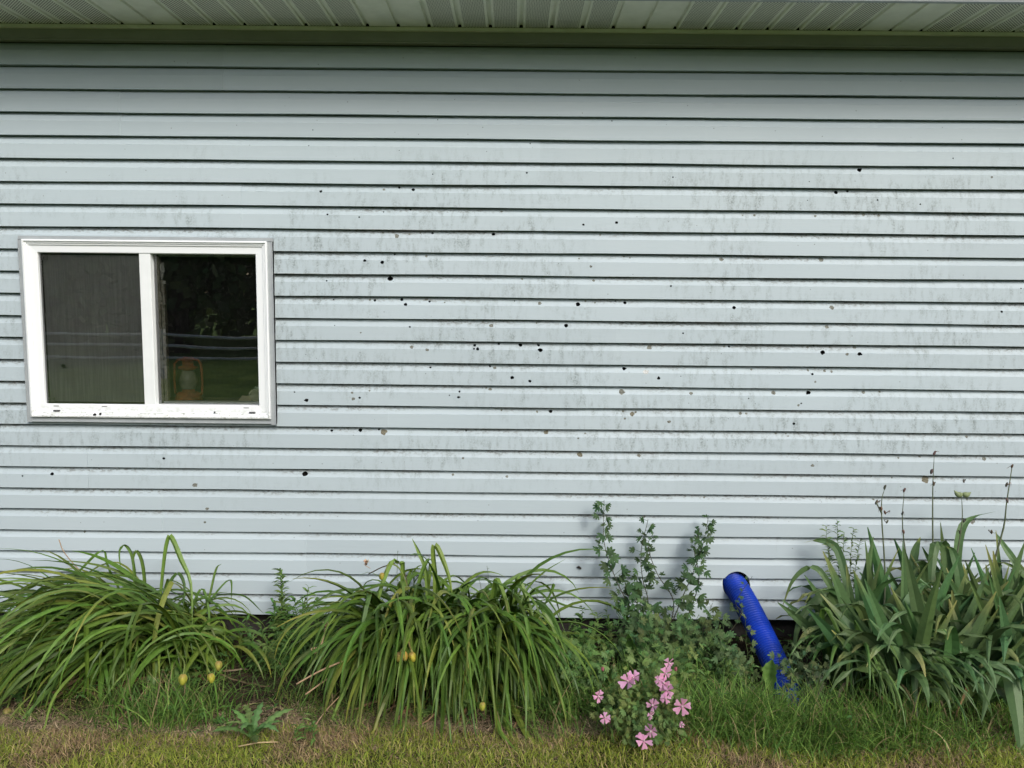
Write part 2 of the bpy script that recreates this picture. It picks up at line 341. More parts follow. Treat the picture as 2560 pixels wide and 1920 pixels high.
def siding():
    rg = random.Random(3); polys = []
    for px, py, r, kind in marks:
        p = at(px, py, -0.001); rr = r * 0.00183 * (1.0 if kind == 'hole' else 0.95)
        polys.append((irregular(p.x, p.z, rr, 9 if kind == 'hole' else 12, 0.2 if kind == 'hole' else 0.28, rg), kind, p.z))
        if kind == 'hole' and rr > 0.006 and rg.random() < 0.45:    # a nick broken out beside the hole
            a = rg.uniform(0, 6.28); polys.append((irregular(p.x + rr * math.cos(a), p.z + rr * 0.7 * math.sin(a), rr * 0.45, 7, 0.3, rg), kind, p.z))
    hose = [(HOSE.x + HOSE_R * math.cos(2 * math.pi * i / 28) , HOSE.z + HOSE_R * 1.02 * math.sin(2 * math.pi * i / 28)) for i in range(28)]
    polys.append((hose, 'hole', HOSE.z))
    for k in range(0): pass
    V = []; F = []; MI = []; TONE = []
    midx = {'grey': 1, 'tan': 2, 'pale': 3}
    for k in range(26):
        zt = ZTOP - k * CRS; pair = k // 2
        sx = sorted([XL - 0.01, XR + 0.01] + [at(s, 300, 0).x for s in seams.get(pair, [])] + [-3.4 - 0.13 * pair % 1, 3.1 + 0.37 * pair % 1.2])
        for si in range(len(sx) - 1):
            a, b = sx[si], sx[si + 1]
            TONE.append((len(V), 1 + random.Random(pair * 7 + si).uniform(-.035, .035)))
            a2 = a - (0.025 if si else 0)
            vb = [0.0, 0.0063, 0.0067, 0.010, 0.017, 0.026, 0.034, 0.038, 0.070, CRS]
            nu = max(2, int((b - a2) / 0.25)); us = [a2 + (b - a2) * i / nu for i in range(nu + 1)]
            pts = []; edges = []
            for vi in vb:
                base = len(pts)
                pts += [Vector((u, vi)) for u in us]
                edges += [(base + i, base + i + 1) for i in range(len(us) - 1)]
            nr = len(us)
            for e in (0, nr - 1): edges += [(r_ * nr + e, (r_ + 1) * nr + e) for r_ in range(len(vb) - 1)]
            mine = []
            for poly, kind, pz in polys:
                q = [(x, min(CRS - 0.0012, max(0.0012, zt - z))) for x, z in poly]
                if kind == 'hole' and len(poly) == 28:
                    if not (min(z for x, z in poly) < zt and max(z for x, z in poly) > zt - CRS): continue
                    q = [(x, min(CRS - 1e-5, max(1e-5, zt - z))) for x, z in poly]
                elif not (zt - CRS < pz <= zt): continue
                if max(x for x, _ in q) < a2 + 0.001 or min(x for x, _ in q) > b - 0.001: continue
                q = [(min(b - 0.001, max(a2 + 0.001, x)), y) for x, y in q]
                base = len(pts); pts += [Vector(p) for p in q]; edges += [(base + i, base + (i + 1) % len(q)) for i in range(len(q))]
                mine.append((q, kind))
            # window cut
            wc = None
            if CUT[2] < zt and CUT[3] > zt - CRS and CUT[0] < b and CUT[1] > a2:
                x0, x1 = max(CUT[0], a2 + 0.001), min(CUT[1], b - 0.001); v0, v1 = max(1e-5, zt - CUT[3]), min(CRS - 1e-5, zt - CUT[2])
                wc = [(x0, v0), (x1, v0), (x1, v1), (x0, v1)]
                base = len(pts); pts += [Vector(p) for p in wc]; edges += [(base + i, base + (i + 1) % 4) for i in range(4)]
            ov, oe, of, *_ = delaunay_2d_cdt(pts, edges, [], 0, 1e-6)
            base = len(V)
            for p in ov:
                u, v = p
                t = (u - a2) / (b - a2)
                wob = 0.0034 * noise.noise(Vector((u * 1.1, k * 3.7, 1))) + 0.0012 * noise.noise(Vector((u * 5, k * 1.7, 5)))
                dz = wob * v / CRS
                y = prof(v) - 0.0026 * t + (0.0012 if (v < 0.001) else 0) + 0.0012 * noise.noise(Vector((u * 1.7, k * 2.1, 9)))
                V.append((u, y, zt - v + dz))
            keep = set()
            for f in of:
                cx = sum(ov[i][0] for i in f) / len(f); cy = sum(ov[i][1] for i in f) / len(f)
                mi = 0; drop = False
                for q, kind in mine:
                    if inpoly(cx, cy, q):
                        if kind == 'hole': drop = True
                        else: mi = midx[kind]
                if wc and wc[0][0] - .002 < cx < wc[1][0] + .002 and (wc[0][1] if wc[0][1] > 1e-4 else -1) < cy < (wc[2][1] if wc[2][1] < CRS - 1e-4 else 1): drop = True
                if not drop and abs(cx - HOSE.x) < HOSE_R and (cx - HOSE.x) ** 2 + (zt - cy - HOSE.z) ** 2 < HOSE_R ** 2 * .97: drop = True
                if drop: continue
                F.append(tuple(base + i for i in f)); MI.append(mi)
            # butt edge: under-face returning to the wall, and the end lip at a seam
            row = []
            cutn = lambda u: ((wc is not None) and CUT[0] < u < CUT[1] and CUT[2] < zt - CRS < CUT[3]) or (abs(u - HOSE.x) < HOSE_R and abs(zt - CRS - HOSE.z) < HOSE_R and (u - HOSE.x) ** 2 + (zt - CRS - HOSE.z) ** 2 < HOSE_R ** 2)
            uu = sorted(set(us + [CUT[0], CUT[1]] + ([HOSE.x + HOSE_R * q / 6 for q in range(-6, 7)] if abs(zt - CRS - HOSE.z) < HOSE_R else [])))
            uu = [u for u in uu if a2 - 1e-6 <= u <= b + 1e-6]
            for u in uu:
                t = (u - a2) / (b - a2)
                wob = 0.0034 * noise.noise(Vector((u * 1.1, k * 3.7, 1))) + 0.0012 * noise.noise(Vector((u * 5, k * 1.7, 5)))
                y = prof(CRS) - 0.0026 * t + 0.0012 * noise.noise(Vector((u * 1.7, k * 2.1, 9))); z = zt - CRS + wob
                row.append((u, y, z))
            for i in range(len(row) - 1):
                um = (row[i][0] + row[i + 1][0]) / 2
                if cutn(um): continue
                p, q = row[i], row[i + 1]; o = len(V)
                V += [p, q, (q[0], 0.0275, q[2] + 0.0015), (p[0], 0.0275, p[2] + 0.0015)]
                F.append((o, o + 1, o + 2, o + 3)); MI.append(0)
            if si < len(sx) - 2:
                o = len(V); n = len(vb)
                for v in vb: V.append((b, prof(v) - 0.0026, zt - v))
                for v in vb: V.append((b, prof(v) + 0.0006, zt - v))
                for i in range(n - 1):
                    if CUT[0] < b < CUT[1] and CUT[2] < zt - vb[i] - .01 and zt - vb[i + 1] + .01 < CUT[3]: continue
                    F.append((o + i, o + i + 1, o + n + i + 1, o + n + i)); MI.append(0)
    me = bpy.data.meshes.new('siding'); me.from_pydata(V, [], F); me.update()
    o = link('siding', me, [M_SID, M_STAIN, M_TAN, M_PALE], house); me.polygons.foreach_set('material_index', MI)
    tn = me.attributes.new('tone', 'FLOAT', 'POINT'); arr = np.ones(len(V), np.float32)
    for st, val in TONE: arr[st:] = val
    tn.data.foreach_set('value', arr)
    tag(o, 'pale blue grey vinyl siding with holes, chips and grey mildew')
siding()
# body of the house behind the siding
g = G(); t = 0.03
zb, zt = 0.1, ZTOP + 0.12
g.box((XL, t, zb + 0.012), (CUT[0], t + 0.1, zt)); g.box((CUT[1], t, zb + 0.012), (XR, t + 0.1, zt))
g.box((CUT[0], t, zb + 0.012), (CUT[1], t + 0.1, CUT[2])); g.box((CUT[0], t, CUT[3]), (CUT[1], t + 0.1, zt))
g.build('sheathing', M_SHEATH, house)
g = G(); g.box((XL, 0.13, zb), (XL + 0.12, 6, zt)); g.box((XR - 0.12, 0.13, zb), (XR, 6, zt)); g.box((XL, 6, zb), (XR, 6.12, zt))
g.build('outer_wall', plain('side_siding', (0.46, 0.5, 0.52)), house)
g = G(); g.box((XL + 0.03, 0.05, -0.2), (XR - 0.03, 6.1, 0.1)); g.build('foundation', plain('foundation_block', (0.05, 0.045, 0.04), 0.95, (0.025, 0.022, 0.02), 30, 0.4), house)
# frieze channel
def xprism(g, prof_yz, x0, x1, col=(1, 1, 1), mi=0):
    o = len(g.v); n = len(prof_yz)
    for x in (x0, x1): g.v += [(x, y, z) for y, z in prof_yz]; g.c += [col] * n
    for i in range(n):
        j = (i + 1) % n; g.f.append((o + i, o + j, o + n + j, o + n + i)); g.m.append(mi)
    g.f.append(tuple(range(o, o + n))[::-1]); g.f.append(tuple(range(o + n, o + 2 * n))); g.m += [mi, mi]
ZF = ZTOP + 0.002
SOFZ = ZTOP + 0.068
bx = at(1318, 95, -0.02).x
for x0, x1, d in ((XL, bx, 0), (bx, XR, 0.0025)):
    g = G(); xprism(g, [(0.02, ZF), (-0.016 - d, ZF), (-0.019 - d, ZF + 0.004), (-0.013 - d, ZF + 0.009), (-0.012 - d, SOFZ - 0.016), (0.02, SOFZ - 0.016)], x0, x1)
    g.build('frieze_board', M_FRIEZE, house)
g = G(); xprism(g, [(0.02, SOFZ - 0.016), (-0.030, SOFZ - 0.016), (-0.031, SOFZ - 0.002), (0.02, SOFZ - 0.002)], XL, XR)
g.build('soffit_channel', M_SOF, house)
# soffit: 5 1/3 inch strips with V grooves, six perforated then two solid
SY1 = atg(2400, 4, SOFZ - 0.012).y + 0.022
jx = at(1280 + 440 * 0.5787, 72, -0.031).x; SP = 0.1355
g = G()
i0 = int((XL - jx) / SP) - 1; i1 = int((XR - jx) / SP) + 1
for i in range(i0, i1):
    x0 = jx + i * SP; solid = (i % 8) in (0, 1)
    y0, y1 = -0.0285, SY1; z = SOFZ
    gv = G()
    def q(xa, za, xb, zb_, G_=g): G_.poly([(xa, y0, za), (xb, y0, zb_), (xb, y1, zb_), (xa, y1, za)], (1, 1, 1))
    q(x0 - 0.011, z, x0 - 0.0085, z + 0.011); q(x0 - 0.0085, z + 0.011, x0 + 0.0035, z + 0.011)
    q(x0 + 0.0035, z + 0.011, x0 + 0.006, z)
    L, Rr = x0 + 0.006, x0 + SP - 0.011
    if solid: q(L, z, Rr, z)
    else:
        q(L, z, L + 0.010, z); q(Rr - 0.010, z, Rr, z); q(L + 0.010, z, Rr - 0.010, z, gv); gv.build('soffit_vent', M_VENT, house)
g.build('soffit', M_SOF, house)
g = G(); g.box((XL, -0.34, SOFZ + 0.06), (XR, 0.12, SOFZ + 0.075)); g.build('eave_board', M_SHEATH, house)
g = G(); xprism(g, [(SY1, SOFZ - 0.012), (SY1 - 0.022, SOFZ - 0.012), (SY1 - 0.022, SOFZ + 0.16), (SY1, SOFZ + 0.16)], XL - 0.1, XR + 0.1); g.build('fascia', M_TRIM, house)
g = G(); xprism(g, [(SY1 - 0.026, SOFZ + 0.05), (SY1 - 0.09, SOFZ + 0.05), (SY1 - 0.12, SOFZ + 0.10), (SY1 - 0.12, SOFZ + 0.165), (SY1 - 0.026, SOFZ + 0.165)], XL - 0.1, XR + 0.1); g.build('gutter', M_WHITE, house)
g = G(); xprism(g, [(SY1 - 0.04, SOFZ + 0.17), (3, SOFZ + 1.5), (6.4, SOFZ + 0.17), (6.4, SOFZ + 0.2), (3, SOFZ + 1.56), (SY1 - 0.04, SOFZ + 0.2)], XL - 0.3, XR + 0.3); g.build('roof', plain('shingles', (0.07, 0.065, 0.06), 0.9, (0.04, 0.04, 0.04), 40), house)
g = G(); g.box((XL + 0.12, 0.13, zt), (XR - 0.12, 6, zt + 0.02)); g.box((XL + 0.12, 0.13, 0.1), (XR - 0.12, 6, 0.12)); g.build('room_shell', plain('dark_interior', (0.05, 0.045, 0.04), 0.9), house)

# ------------------------------------------------------------ window
win = empty('window', (0, 0, 0)); win.parent = house; win.location = Vector(((WX0 + WX1) / 2, 0, WZ0)) - house.location
tag(win, 'white two pane slider window with grey outer channel')
def mitre(g, x0, x1, z0, z1, w0, yprof):
    """a picture frame of section yprof [(inset, y)] mitred at the corners"""
    rows = []
    for ins, y in yprof: rows.append([(x0 + ins, y, z0 + ins), (x1 - ins, y, z0 + ins), (x1 - ins, y, z1 - ins), (x0 + ins, y, z1 - ins)])
    g.quadstrip(rows, (1, 1, 1), close=True)
g = G()   # outer grey J channel: four strips, the top one laps over the sides
jw = 0.024; yj = -0.022
g.box((WX0, yj, WZ0), (WX0 + jw, 0.015, WZ1 - 0.006)); g.box((WX1 - jw, yj, WZ0 - 0.003), (WX1, 0.015, WZ1 - 0.01))
g.box((WX0 + jw, yj, WZ0 + 0.002), (WX1 - jw, 0.015, WZ0 + 0.028)); g.box((WX0 + 0.003, yj - 0.003, WZ1 - 0.012), (WX1 + 0.002, 0.015, WZ1 + 0.004))
g.box((WX0, yj - 0.0025, WZ0 + 0.001), (WX0 + 0.004, 0.0, WZ1 - 0.012)); g.box((WX1 - 0.004, yj - 0.0025, WZ0 + 0.001), (WX1, 0.0, WZ1 - 0.012)); g.box((WX0 + jw, yj - 0.002, WZ0 + 0.002), (WX1 - jw, 0.0, WZ0 + 0.007))
bevel(g.build('outer_channel', M_TRIM, win), 0.001, 2)
def framemat():
    m, nt, p = newmat('white_frame_dirty'); P = pos(nt)
    sx = N(nt, 'ShaderNodeSeparateXYZ'); nt.links.new(P, sx.inputs[0])
    low = math_(nt, 'SUBTRACT', 1, smooth_(nt, sx.outputs[2], WZ0 + 0.045, WZ0 + 0.10))
    n = smooth_(nt, noise_(nt, P, 55, 4, 0.7, (0.6, 1, 1.3)), 0.44, 0.66)
    dirt = math_(nt, 'MULTIPLY', n, math_(nt, 'MULTIPLY', low, 0.5))
    l2 = math_(nt, 'SUBTRACT', 1, smooth_(nt, sx.outputs[2], WZ0 + 0.035, WZ0 + 0.07)); n2 = smooth_(nt, noise_(nt, P, 140, 3, 0.7, (0.7, 1, 1)), 0.56, 0.66)
    c = mixc(nt, dirt, (0.83, 0.86, 0.86), (0.42, 0.45, 0.38))
    c = mixc(nt, math_(nt, 'MULTIPLY', n2, math_(nt, 'MULTIPLY', l2, 0.7)), c, (0.16, 0.16, 0.12))
    nt.links.new(c, p.inputs['Base Color']); p.inputs['Roughness'].default_value = 0.35
    return m
M_FR = framemat()
FX0, FX1, FZ0, FZ1 = WX0 + 0.023, WX1 - 0.022, WZ0 + 0.027, WZ1 - 0.012
g = G()
ia = OX0 - FX0
mitre(g, FX0, FX1, FZ0, FZ1, 0, [(0, 0.02), (0, -0.034), (0.007, -0.036), (0.009, -0.029), (0.015, -0.029), (0.017, -0.024), (0.023, -0.024), (0.0245, -0.018), (0.056, -0.016), (0.0585, -0.013), (0.0585, 0.045), (0.0685, 0.045), (0.0685, 0.09), (0.0, 0.09)])
fr = g.build('frame', M_FR, win)
# weep slots and the lower lip caps
M_SLOT = plain('slot_dark', (0.05, 0.05, 0.05), 0.9)
for xx in (WX0 + 0.135, WX0 + 0.36, WX1 - 0.14):
    g = G(); g.box((xx - 0.012, -0.0178, OZ0 - 0.017), (xx + 0.012, -0.0150, OZ0 - 0.0145)); g.build('weep_slot', M_SLOT, win)
for xx in (WX0 + 0.14, WX1 - 0.11):
    g = G(); g.box((xx - 0.014, -0.0285, FZ0 + 0.026), (xx + 0.014, -0.02, FZ0 + 0.031)); g.build('weep_slot', M_SLOT, win)
OI0, OI1, OJ0, OJ1 = FX0 + 0.0585, FX1 - 0.0585, FZ0 + 0.0585, FZ1 - 0.0585
g = G(); g.box((MULX - MULW / 2, -0.012, OJ0 - 0.001), (MULX + MULW / 2, 0.035, OJ1 + 0.001)); bevel(g.build('mullion', M_WHITE, win), 0.003, 3)
# left: insect screen
def screenmat():
    m, nt, p = newmat('insect_screen'); P = pos(nt)
    st = noise_(nt, P, 130, 3, 0.6, (1, 1, 0.05)); bl = noise_(nt, P, 9, 3)
    c = mixc(nt, smooth_(nt, st, 0.35, 0.7), (0.50, 0.50, 0.49), (0.62, 0.62, 0.60))
    c = mixc(nt, math_(nt, 'MULTIPLY', smooth_(nt, bl, 0.4, 0.7), 0.5), c, (0.48, 0.47, 0.45))
    nt.links.new(c, p.inputs['Base Color']); p.inputs['Roughness'].default_value = 0.8
    t = N(nt, 'ShaderNodeBsdfTransparent'); mx = N(nt, 'ShaderNodeMixShader'); mx.inputs[0].default_value = 0.26
    nt.links.new(p.outputs[0], mx.inputs[1]); nt.links.new(t.outputs[0], mx.inputs[2]); nt.links.new(mx.outputs[0], nt.nodes['Material Output'].inputs[0])
    return m
g = G(); x0, x1 = OI0 + 0.008, MULX - MULW / 2 - 0.004; z0, z1 = OJ0 + 0.008, OJ1 - 0.008; ys = 0.012
cx, cz = OI0 + 0.082, OJ0 + 0.175
hole = [(cx - .011, cz + .012), (cx + .004, cz + .009), (cx + .009, cz - .002), (cx + .006, cz - .013), (cx - .003, cz - .006), (cx - .012, cz - .002)]
ov, oe, of, *_ = delaunay_2d_cdt([Vector(p) for p in [(x0, z0), (x1, z0), (x1, z1), (x0, z1)] + hole], [(0, 1), (1, 2), (2, 3), (3, 0)] + [(4 + i, 4 + (i + 1) % 6) for i in range(6)], [], 0, 1e-6)
for f in of:
    c = (sum(ov[i][0] for i in f) / len(f), sum(ov[i][1] for i in f) / len(f))
    if not inpoly(c[0], c[1], hole): g.poly([(ov[i][0], ys, ov[i][1]) for i in f], (1, 1, 1))
g.build('insect_screen', screenmat(), win)
g = G()
for a, b in (((x0 - .008, z0 - .008), (x0 + .001, z1 + .008)), ((x1 - .001, z0 - .008), (x1 + .006, z1 + .008)), ((x0 + .001, z0 - .008), (x1 - .001, z0 + .001)), ((x0 + .001, z1 - .001), (x1 - .001, z1 + .008))):
    g.box((a[0], 0.006, a[1]), (b[0], 0.018, b[1]))
g.build('screen_frame', plain('screen_bronze', (0.05, 0.047, 0.042), 0.6), win)
M_CLIP = plain('clip_plastic', (0.35, 0.35, 0.33))
for zz in (z1 - 0.016, z0 + 0.010):
    g = G()
    for a, b in (((0.004, -.010), (0.026, -.006)), ((0.004, .006), (0.026, .010)), ((0.004, -.006), (0.008, .006)), ((0.022, -.006), (0.026, .006))): g.box((x0 + a[0], 0.002, zz + a[1]), (x0 + b[0], 0.0105, zz + b[1]))
    g.build('screen_clip', M_CLIP, win)
# glass panes
def glassmat():
    m, nt, p = newmat('window_glass'); P = pos(nt)
    gl = N(nt, 'ShaderNodeBsdfGlossy'); gl.inputs['Roughness'].default_value = 0.0; gl.inputs[0].default_value = (0.9, 0.9, 0.9, 1)
    tr = N(nt, 'ShaderNodeBsdfTransparent'); tr.inputs[0].default_value = (0.85, 0.87, 0.85, 1)
    mx = N(nt, 'ShaderNodeMixShader')
    fz = N(nt, 'ShaderNodeFresnel'); fz.inputs[0].default_value = 1.55
    nt.links.new(math_(nt, 'MULTIPLY', fz.outputs[0], 4.2, None, True), mx.inputs[0])
    nt.links.new(tr.outputs[0], mx.inputs[1]); nt.links.new(gl.outputs[0], mx.inputs[2])
    df = N(nt, 'ShaderNodeBsdfDiffuse'); df.inputs[0].default_value = (0.4, 0.4, 0.38, 1)
    d = math_(nt, 'ADD', math_(nt, 'MULTIPLY', smooth_(nt, noise_(nt, P, 240, 2, 0.5), 0.66, 0.74), 0.22), math_(nt, 'MULTIPLY', noise_(nt, P, 14, 4), 0.012))
    m2 = N(nt, 'ShaderNodeMixShader'); nt.links.new(d, m2.inputs[0]); nt.links.new(mx.outputs[0], m2.inputs[1]); nt.links.new(df.outputs[0], m2.inputs[2])
    b = N(nt, 'ShaderNodeBump'); b.inputs['Strength'].default_value = 0.03; b.inputs['Distance'].default_value = 0.003
    nt.links.new(noise_(nt, P, 5, 2), b.inputs['Height']); nt.links.new(b.outputs[0], gl.inputs['Normal'])
    nt.links.new(m2.outputs[0], nt.nodes['Material Output'].inputs[0])
    return m
M_GL = glassmat()
for a, b, y in ((OI0 - .002, MULX - .005, 0.0005), (MULX, OI1 + 0.01, 0.022)):
    g = G(); g.poly([(a, y, OJ0 - .01), (b, y, OJ0 - .01), (b, y, OJ1 + .01), (a, y, OJ1 + .01)], (1, 1, 1)); g.build('glass_pane', M_GL, win)
# inner sash stile with its two latches, seen behind the right pane, and a curtain edge behind the left
M_ST = plain('old_stile', (0.45, 0.42, 0.34), 0.7, (0.3, 0.28, 0.22), 60)
g = G(); sx0 = MULX + MULW / 2 + 0.002
g.box((sx0, 0.045, OJ0), (sx0 + 0.012, 0.07, OJ1), mi=0); g.box((sx0 + 0.014, 0.05, OJ0), (sx0 + 0.030, 0.075, OJ1 - 0.12)); bevel(g.build('sash_stile', M_ST, win), 0.001, 1)
for zz in (OJ1 - 0.205, OJ0 + 0.195):
    g = G(); xx = sx0 + 0.010
    g.box((xx, 0.036, zz - 0.028), (xx + 0.028, 0.05, zz - 0.018)); g.box((xx + 0.003, 0.036, zz - 0.018), (xx + 0.010, 0.048, zz + 0.018)); g.box((xx + 0.010, 0.034, zz - 0.008), (xx + 0.019, 0.048, zz + 0.010)); g.box((xx + 0.019, 0.036, zz - 0.018), (xx + 0.025, 0.048, zz + 0.016)); g.box((xx + 0.001, 0.036, zz + 0.018), (xx + 0.012, 0.048, zz + 0.032))
    bevel(g.build('latch', plain('latch_metal', (0.55, 0.52, 0.43), 0.5), win), 0.0015, 2)
g = G(); rg = random.Random(5)
def flake(cx, cz, w_, h_, n=11):
    pts = [(cx + w_ * (0.7 + .5 * rg.random()) * math.cos(6.283 * i / n), cz + h_ * (0.75 + .4 * rg.random()) * math.sin(6.283 * i / n)) for i in range(n)]
    o = len(g.v); g.v += [(x, 0.046, z) for x, z in pts] + [(x, 0.0475, z) for x, z in pts]; g.c += [(1, 1, 1)] * (2 * n)
    g.f.append(tuple(range(o, o + n))); g.m.append(0)
    for i in range(n): g.f.append((o + i, o + (i + 1) % n, o + n + (i + 1) % n, o + n + i)); g.m.append(0)
flake(sx0 + 0.026, OJ1 - 0.065, 0.011, 0.026); flake(sx0 + 0.023, OJ1 - 0.098, 0.006, 0.018); flake(sx0 + 0.033, OJ1 - 0.130, 0.010, 0.008)
g.build('paint_flake', plain('old_white_paint', (0.6, 0.6, 0.54), 0.7), win)
g = G(); g.box((OI0 + 0.006, 0.045, OJ0), (OI0 + 0.020, 0.07, OJ1)); g.build('inner_sash_edge', plain('sash_grey', (0.42, 0.41, 0.38), 0.7, (0.2, 0.2, 0.18), 90), win)
g = G(); g.box((OI0 - 0.05, 0.092, OJ0 - 0.022), (OI1 + 0.05, 0.30, OJ0 - 0.002)); g.build('inner_sill', plain('sill_wood', (0.2, 0.17, 0.13), 0.6), win)
g = G(); rg = random.Random(9)
for side_, xx0, xx1 in ((0, OI0 + 0.03, OI0 + 0.30),):   # a drab curtain hanging inside the left half
    rows = []
    n = 60
    top = [(xx0 + (xx1 - xx0) * i / n, 0.15 + 0.012 * math.sin(i * 0.9) + 0.006 * math.sin(i * 2.1 + 1), OJ1 + 0.05) for i in range(n + 1)]
    bot = [(p[0] + 0.01 * math.sin(i * .3), 0.15 + 0.014 * math.sin(i * 0.9 + .3), OJ0 + 0.02) for i, p in enumerate(top)]
    g.quadstrip([top, bot], (1, 1, 1))
g.build('curtain', plain('curtain_cloth', (0.22, 0.2, 0.17), 0.9, (0.17, 0.155, 0.13), 12), win, True)

# things on the inner sill
sz = OJ0 - 0.0015
def lantern(x, y, z):
    t = empty('lantern', (x, y, z)); tag(t, 'rusty orange hurricane lantern standing on the inner window sill', 'lantern')
    rust = plain('rusty_orange', (0.50, 0.13, 0.045), 0.6, (0.28, 0.075, 0.03), 45)
    g = G(); g.lathe([(0, 0), (0.062, 0.0), (0.064, 0.018), (0.055, 0.04), (0.03, 0.048), (0.03, 0.058), (0, 0.058)], (x, y, z), (0, 0, 1), (1, 1, 1), 24); g.build('fuel_tank', rust, t, True)
    g = G(); g.lathe([(0.03, 0.06), (0.042, 0.09), (0.040, 0.115), (0.028, 0.145), (0.024, 0.150)], (x, y, z), (0, 0, 1), (1, 1, 1), 24)
    o = g.build('glass_globe', plain('smoky_glass', (0.30, 0.30, 0.24), 0.25, (0.22, 0.22, 0.17), 30), t, True)
    g = G(); g.lathe([(0.022, 0.150), (0.046, 0.160), (0.044, 0.168), (0.026, 0.172), (0.026, 0.195), (0.040, 0.2), (0.020, 0.215), (0, 0.216)], (x, y, z), (0, 0, 1), (1, 1, 1), 24); g.build('chimney_cap', rust, t, True)
    for s in (-1, 1):
        g = G(); g.tube([Vector((x + s * .02, y, z + .205)), Vector((x + s * .05, y, z + .2)), Vector((x + s * .064, y, z + .18)), Vector((x + s * .068, y, z + .10)), Vector((x + s * .066, y, z + .04)), Vector((x + s * .058, y, z + .03))], 0.006, (1, 1, 1), 10); g.build('side_tube', rust, t, True)
lantern(sx0 + 0.088, 0.15, sz)
t = empty('tin_box', (OI1 - 0.055, 0.20, sz)); tag(t, 'pale green tin with a round lid face at the right end of the sill', 'tin')
g = G(); g.box((OI1 - 0.10, 0.17, sz), (OI1 + 0.01, 0.24, sz + 0.055)); g.box((OI1 - 0.08, 0.165, sz + 0.0555), (OI1 + 0.02, 0.245, sz + 0.072)); bevel(g.build('body', plain('mint_paint', (0.55, 0.68, 0.55), 0.5), t), 0.003)
g = G(); g.lathe([(0.03, 0), (0.03, 0.012), (0.022, 0.015), (0.02, 0.011), (0, 0.011)], (OI1 - 0.075, 0.168, sz + 0.031), (0, -1, 0), (1, 1, 1), 24); g.build('round_lid', plain('cream_lid', (0.75, 0.75, 0.55), 0.5), t, True)
t = empty('paper_scrap', (OI1 - 0.14, 0.15, sz)); tag(t, 'cream coloured folded scrap lying on the inner sill', 'scrap')
g = G(); o = Vector((OI1 - 0.155, 0.14, sz + .001)); pp = [(0, 0, 0), (.065, -.005, .004), (.075, .03, .022), (.012, .035, .026)]
g.poly([o + Vector(p) for p in pp], (1, 1, 1)); g.poly([o + Vector(p) + Vector((0, 0, -.002 if i > 1 else 0.0008)) for i, p in enumerate(pp)][::-1], (1, 1, 1)); g.build('sheet', plain('cream_paper', (0.8, 0.7, 0.48), 0.9), t)

# ------------------------------------------------------------ plants
M_LEAF = leafmat('strap_leaf', 0.45, 0.16, 0.3, 0.28)
M_IRIS = leafmat('iris_leaf', 0.5, 0.15, 0.22, 0.35)
M_WEED = leafmat('weed_leaf', 0.6, 0.3, 0.25, 0.25)
M_GRASS = leafmat('grass_blade', 0.6, 0.35, 0.2, 0.2)
M_DRY = leafmat('dry_stalk', 0.8, 0.05, 0.35, 0.15)
M_PETAL = leafmat('petal', 0.6, 0.4, 0.12, 0.2)
M_POD = leafmat('seed_pod', 0.5, 0.1, 0.3, 0.3)
def vary(c, rg, h=0.12, v=0.42):
    k = 1 + rg.uniform(-v, v); return (max(0, c[0] * k * (1 + rg.uniform(-h, h) * 1.6)), max(0, c[1] * k), max(0, c[2] * k * (1 + rg.uniform(-h, h))))
def lerp(a, b, t): return tuple(x + (y - x) * t for x, y in zip(a, b))
def smoothpath(ctrl, n=14):
    """Catmull-Rom through control points"""
    P = [ctrl[0] * 2 - ctrl[1]] + list(ctrl) + [ctrl[-1] * 2 - ctrl[-2]]; out = []; segs = len(ctrl) - 1; per = max(2, n // segs)
    for i in range(segs):
        a, b, c, d = P[i:i + 4]
        for j in range(per):
            t = j / per
            out.append(0.5 * ((2 * b) + (c - a) * t + (2 * a - 5 * b + 4 * c - d) * t * t + (3 * b - a - 3 * c + d) * t ** 3))
    out.append(ctrl[-1].copy()); return out
def arch(base, az, el0, L, el1, p=1.3, n=11, kink=None, sway=0.0):
    pts = [base.copy()]; ds = L / n; a = az
    for i in range(n):
        s = (i + 0.5) / n
        el = el0 + (el1 - el0) * s ** p
        if kink and s > kink[0]: el = min(el, el0 + (el1 - el0) * s ** p - kink[1])
        el = max(el, R(-89)); a += sway / n
        q = pts[-1] + Vector((math.cos(a) * math.cos(el), math.sin(a) * math.cos(el), math.sin(el))) * ds
        if q.y > -0.035: q.y = -0.035 - rng.random() * 0.01
        fl = gz(q.x, q.y) + 0.012
        if q.z < fl: q.z = fl + 0.01 * rng.random()
        pts.append(q)
    return pts
def strapw(n, w, tip=0.35): return [w * (0.55 + 0.45 * min(1, i / n * 4)) * (1 if i / n < 1 - tip else max(0.03, ((1 - i / n) / tip)) ** 0.75) for i in range(n + 1)]
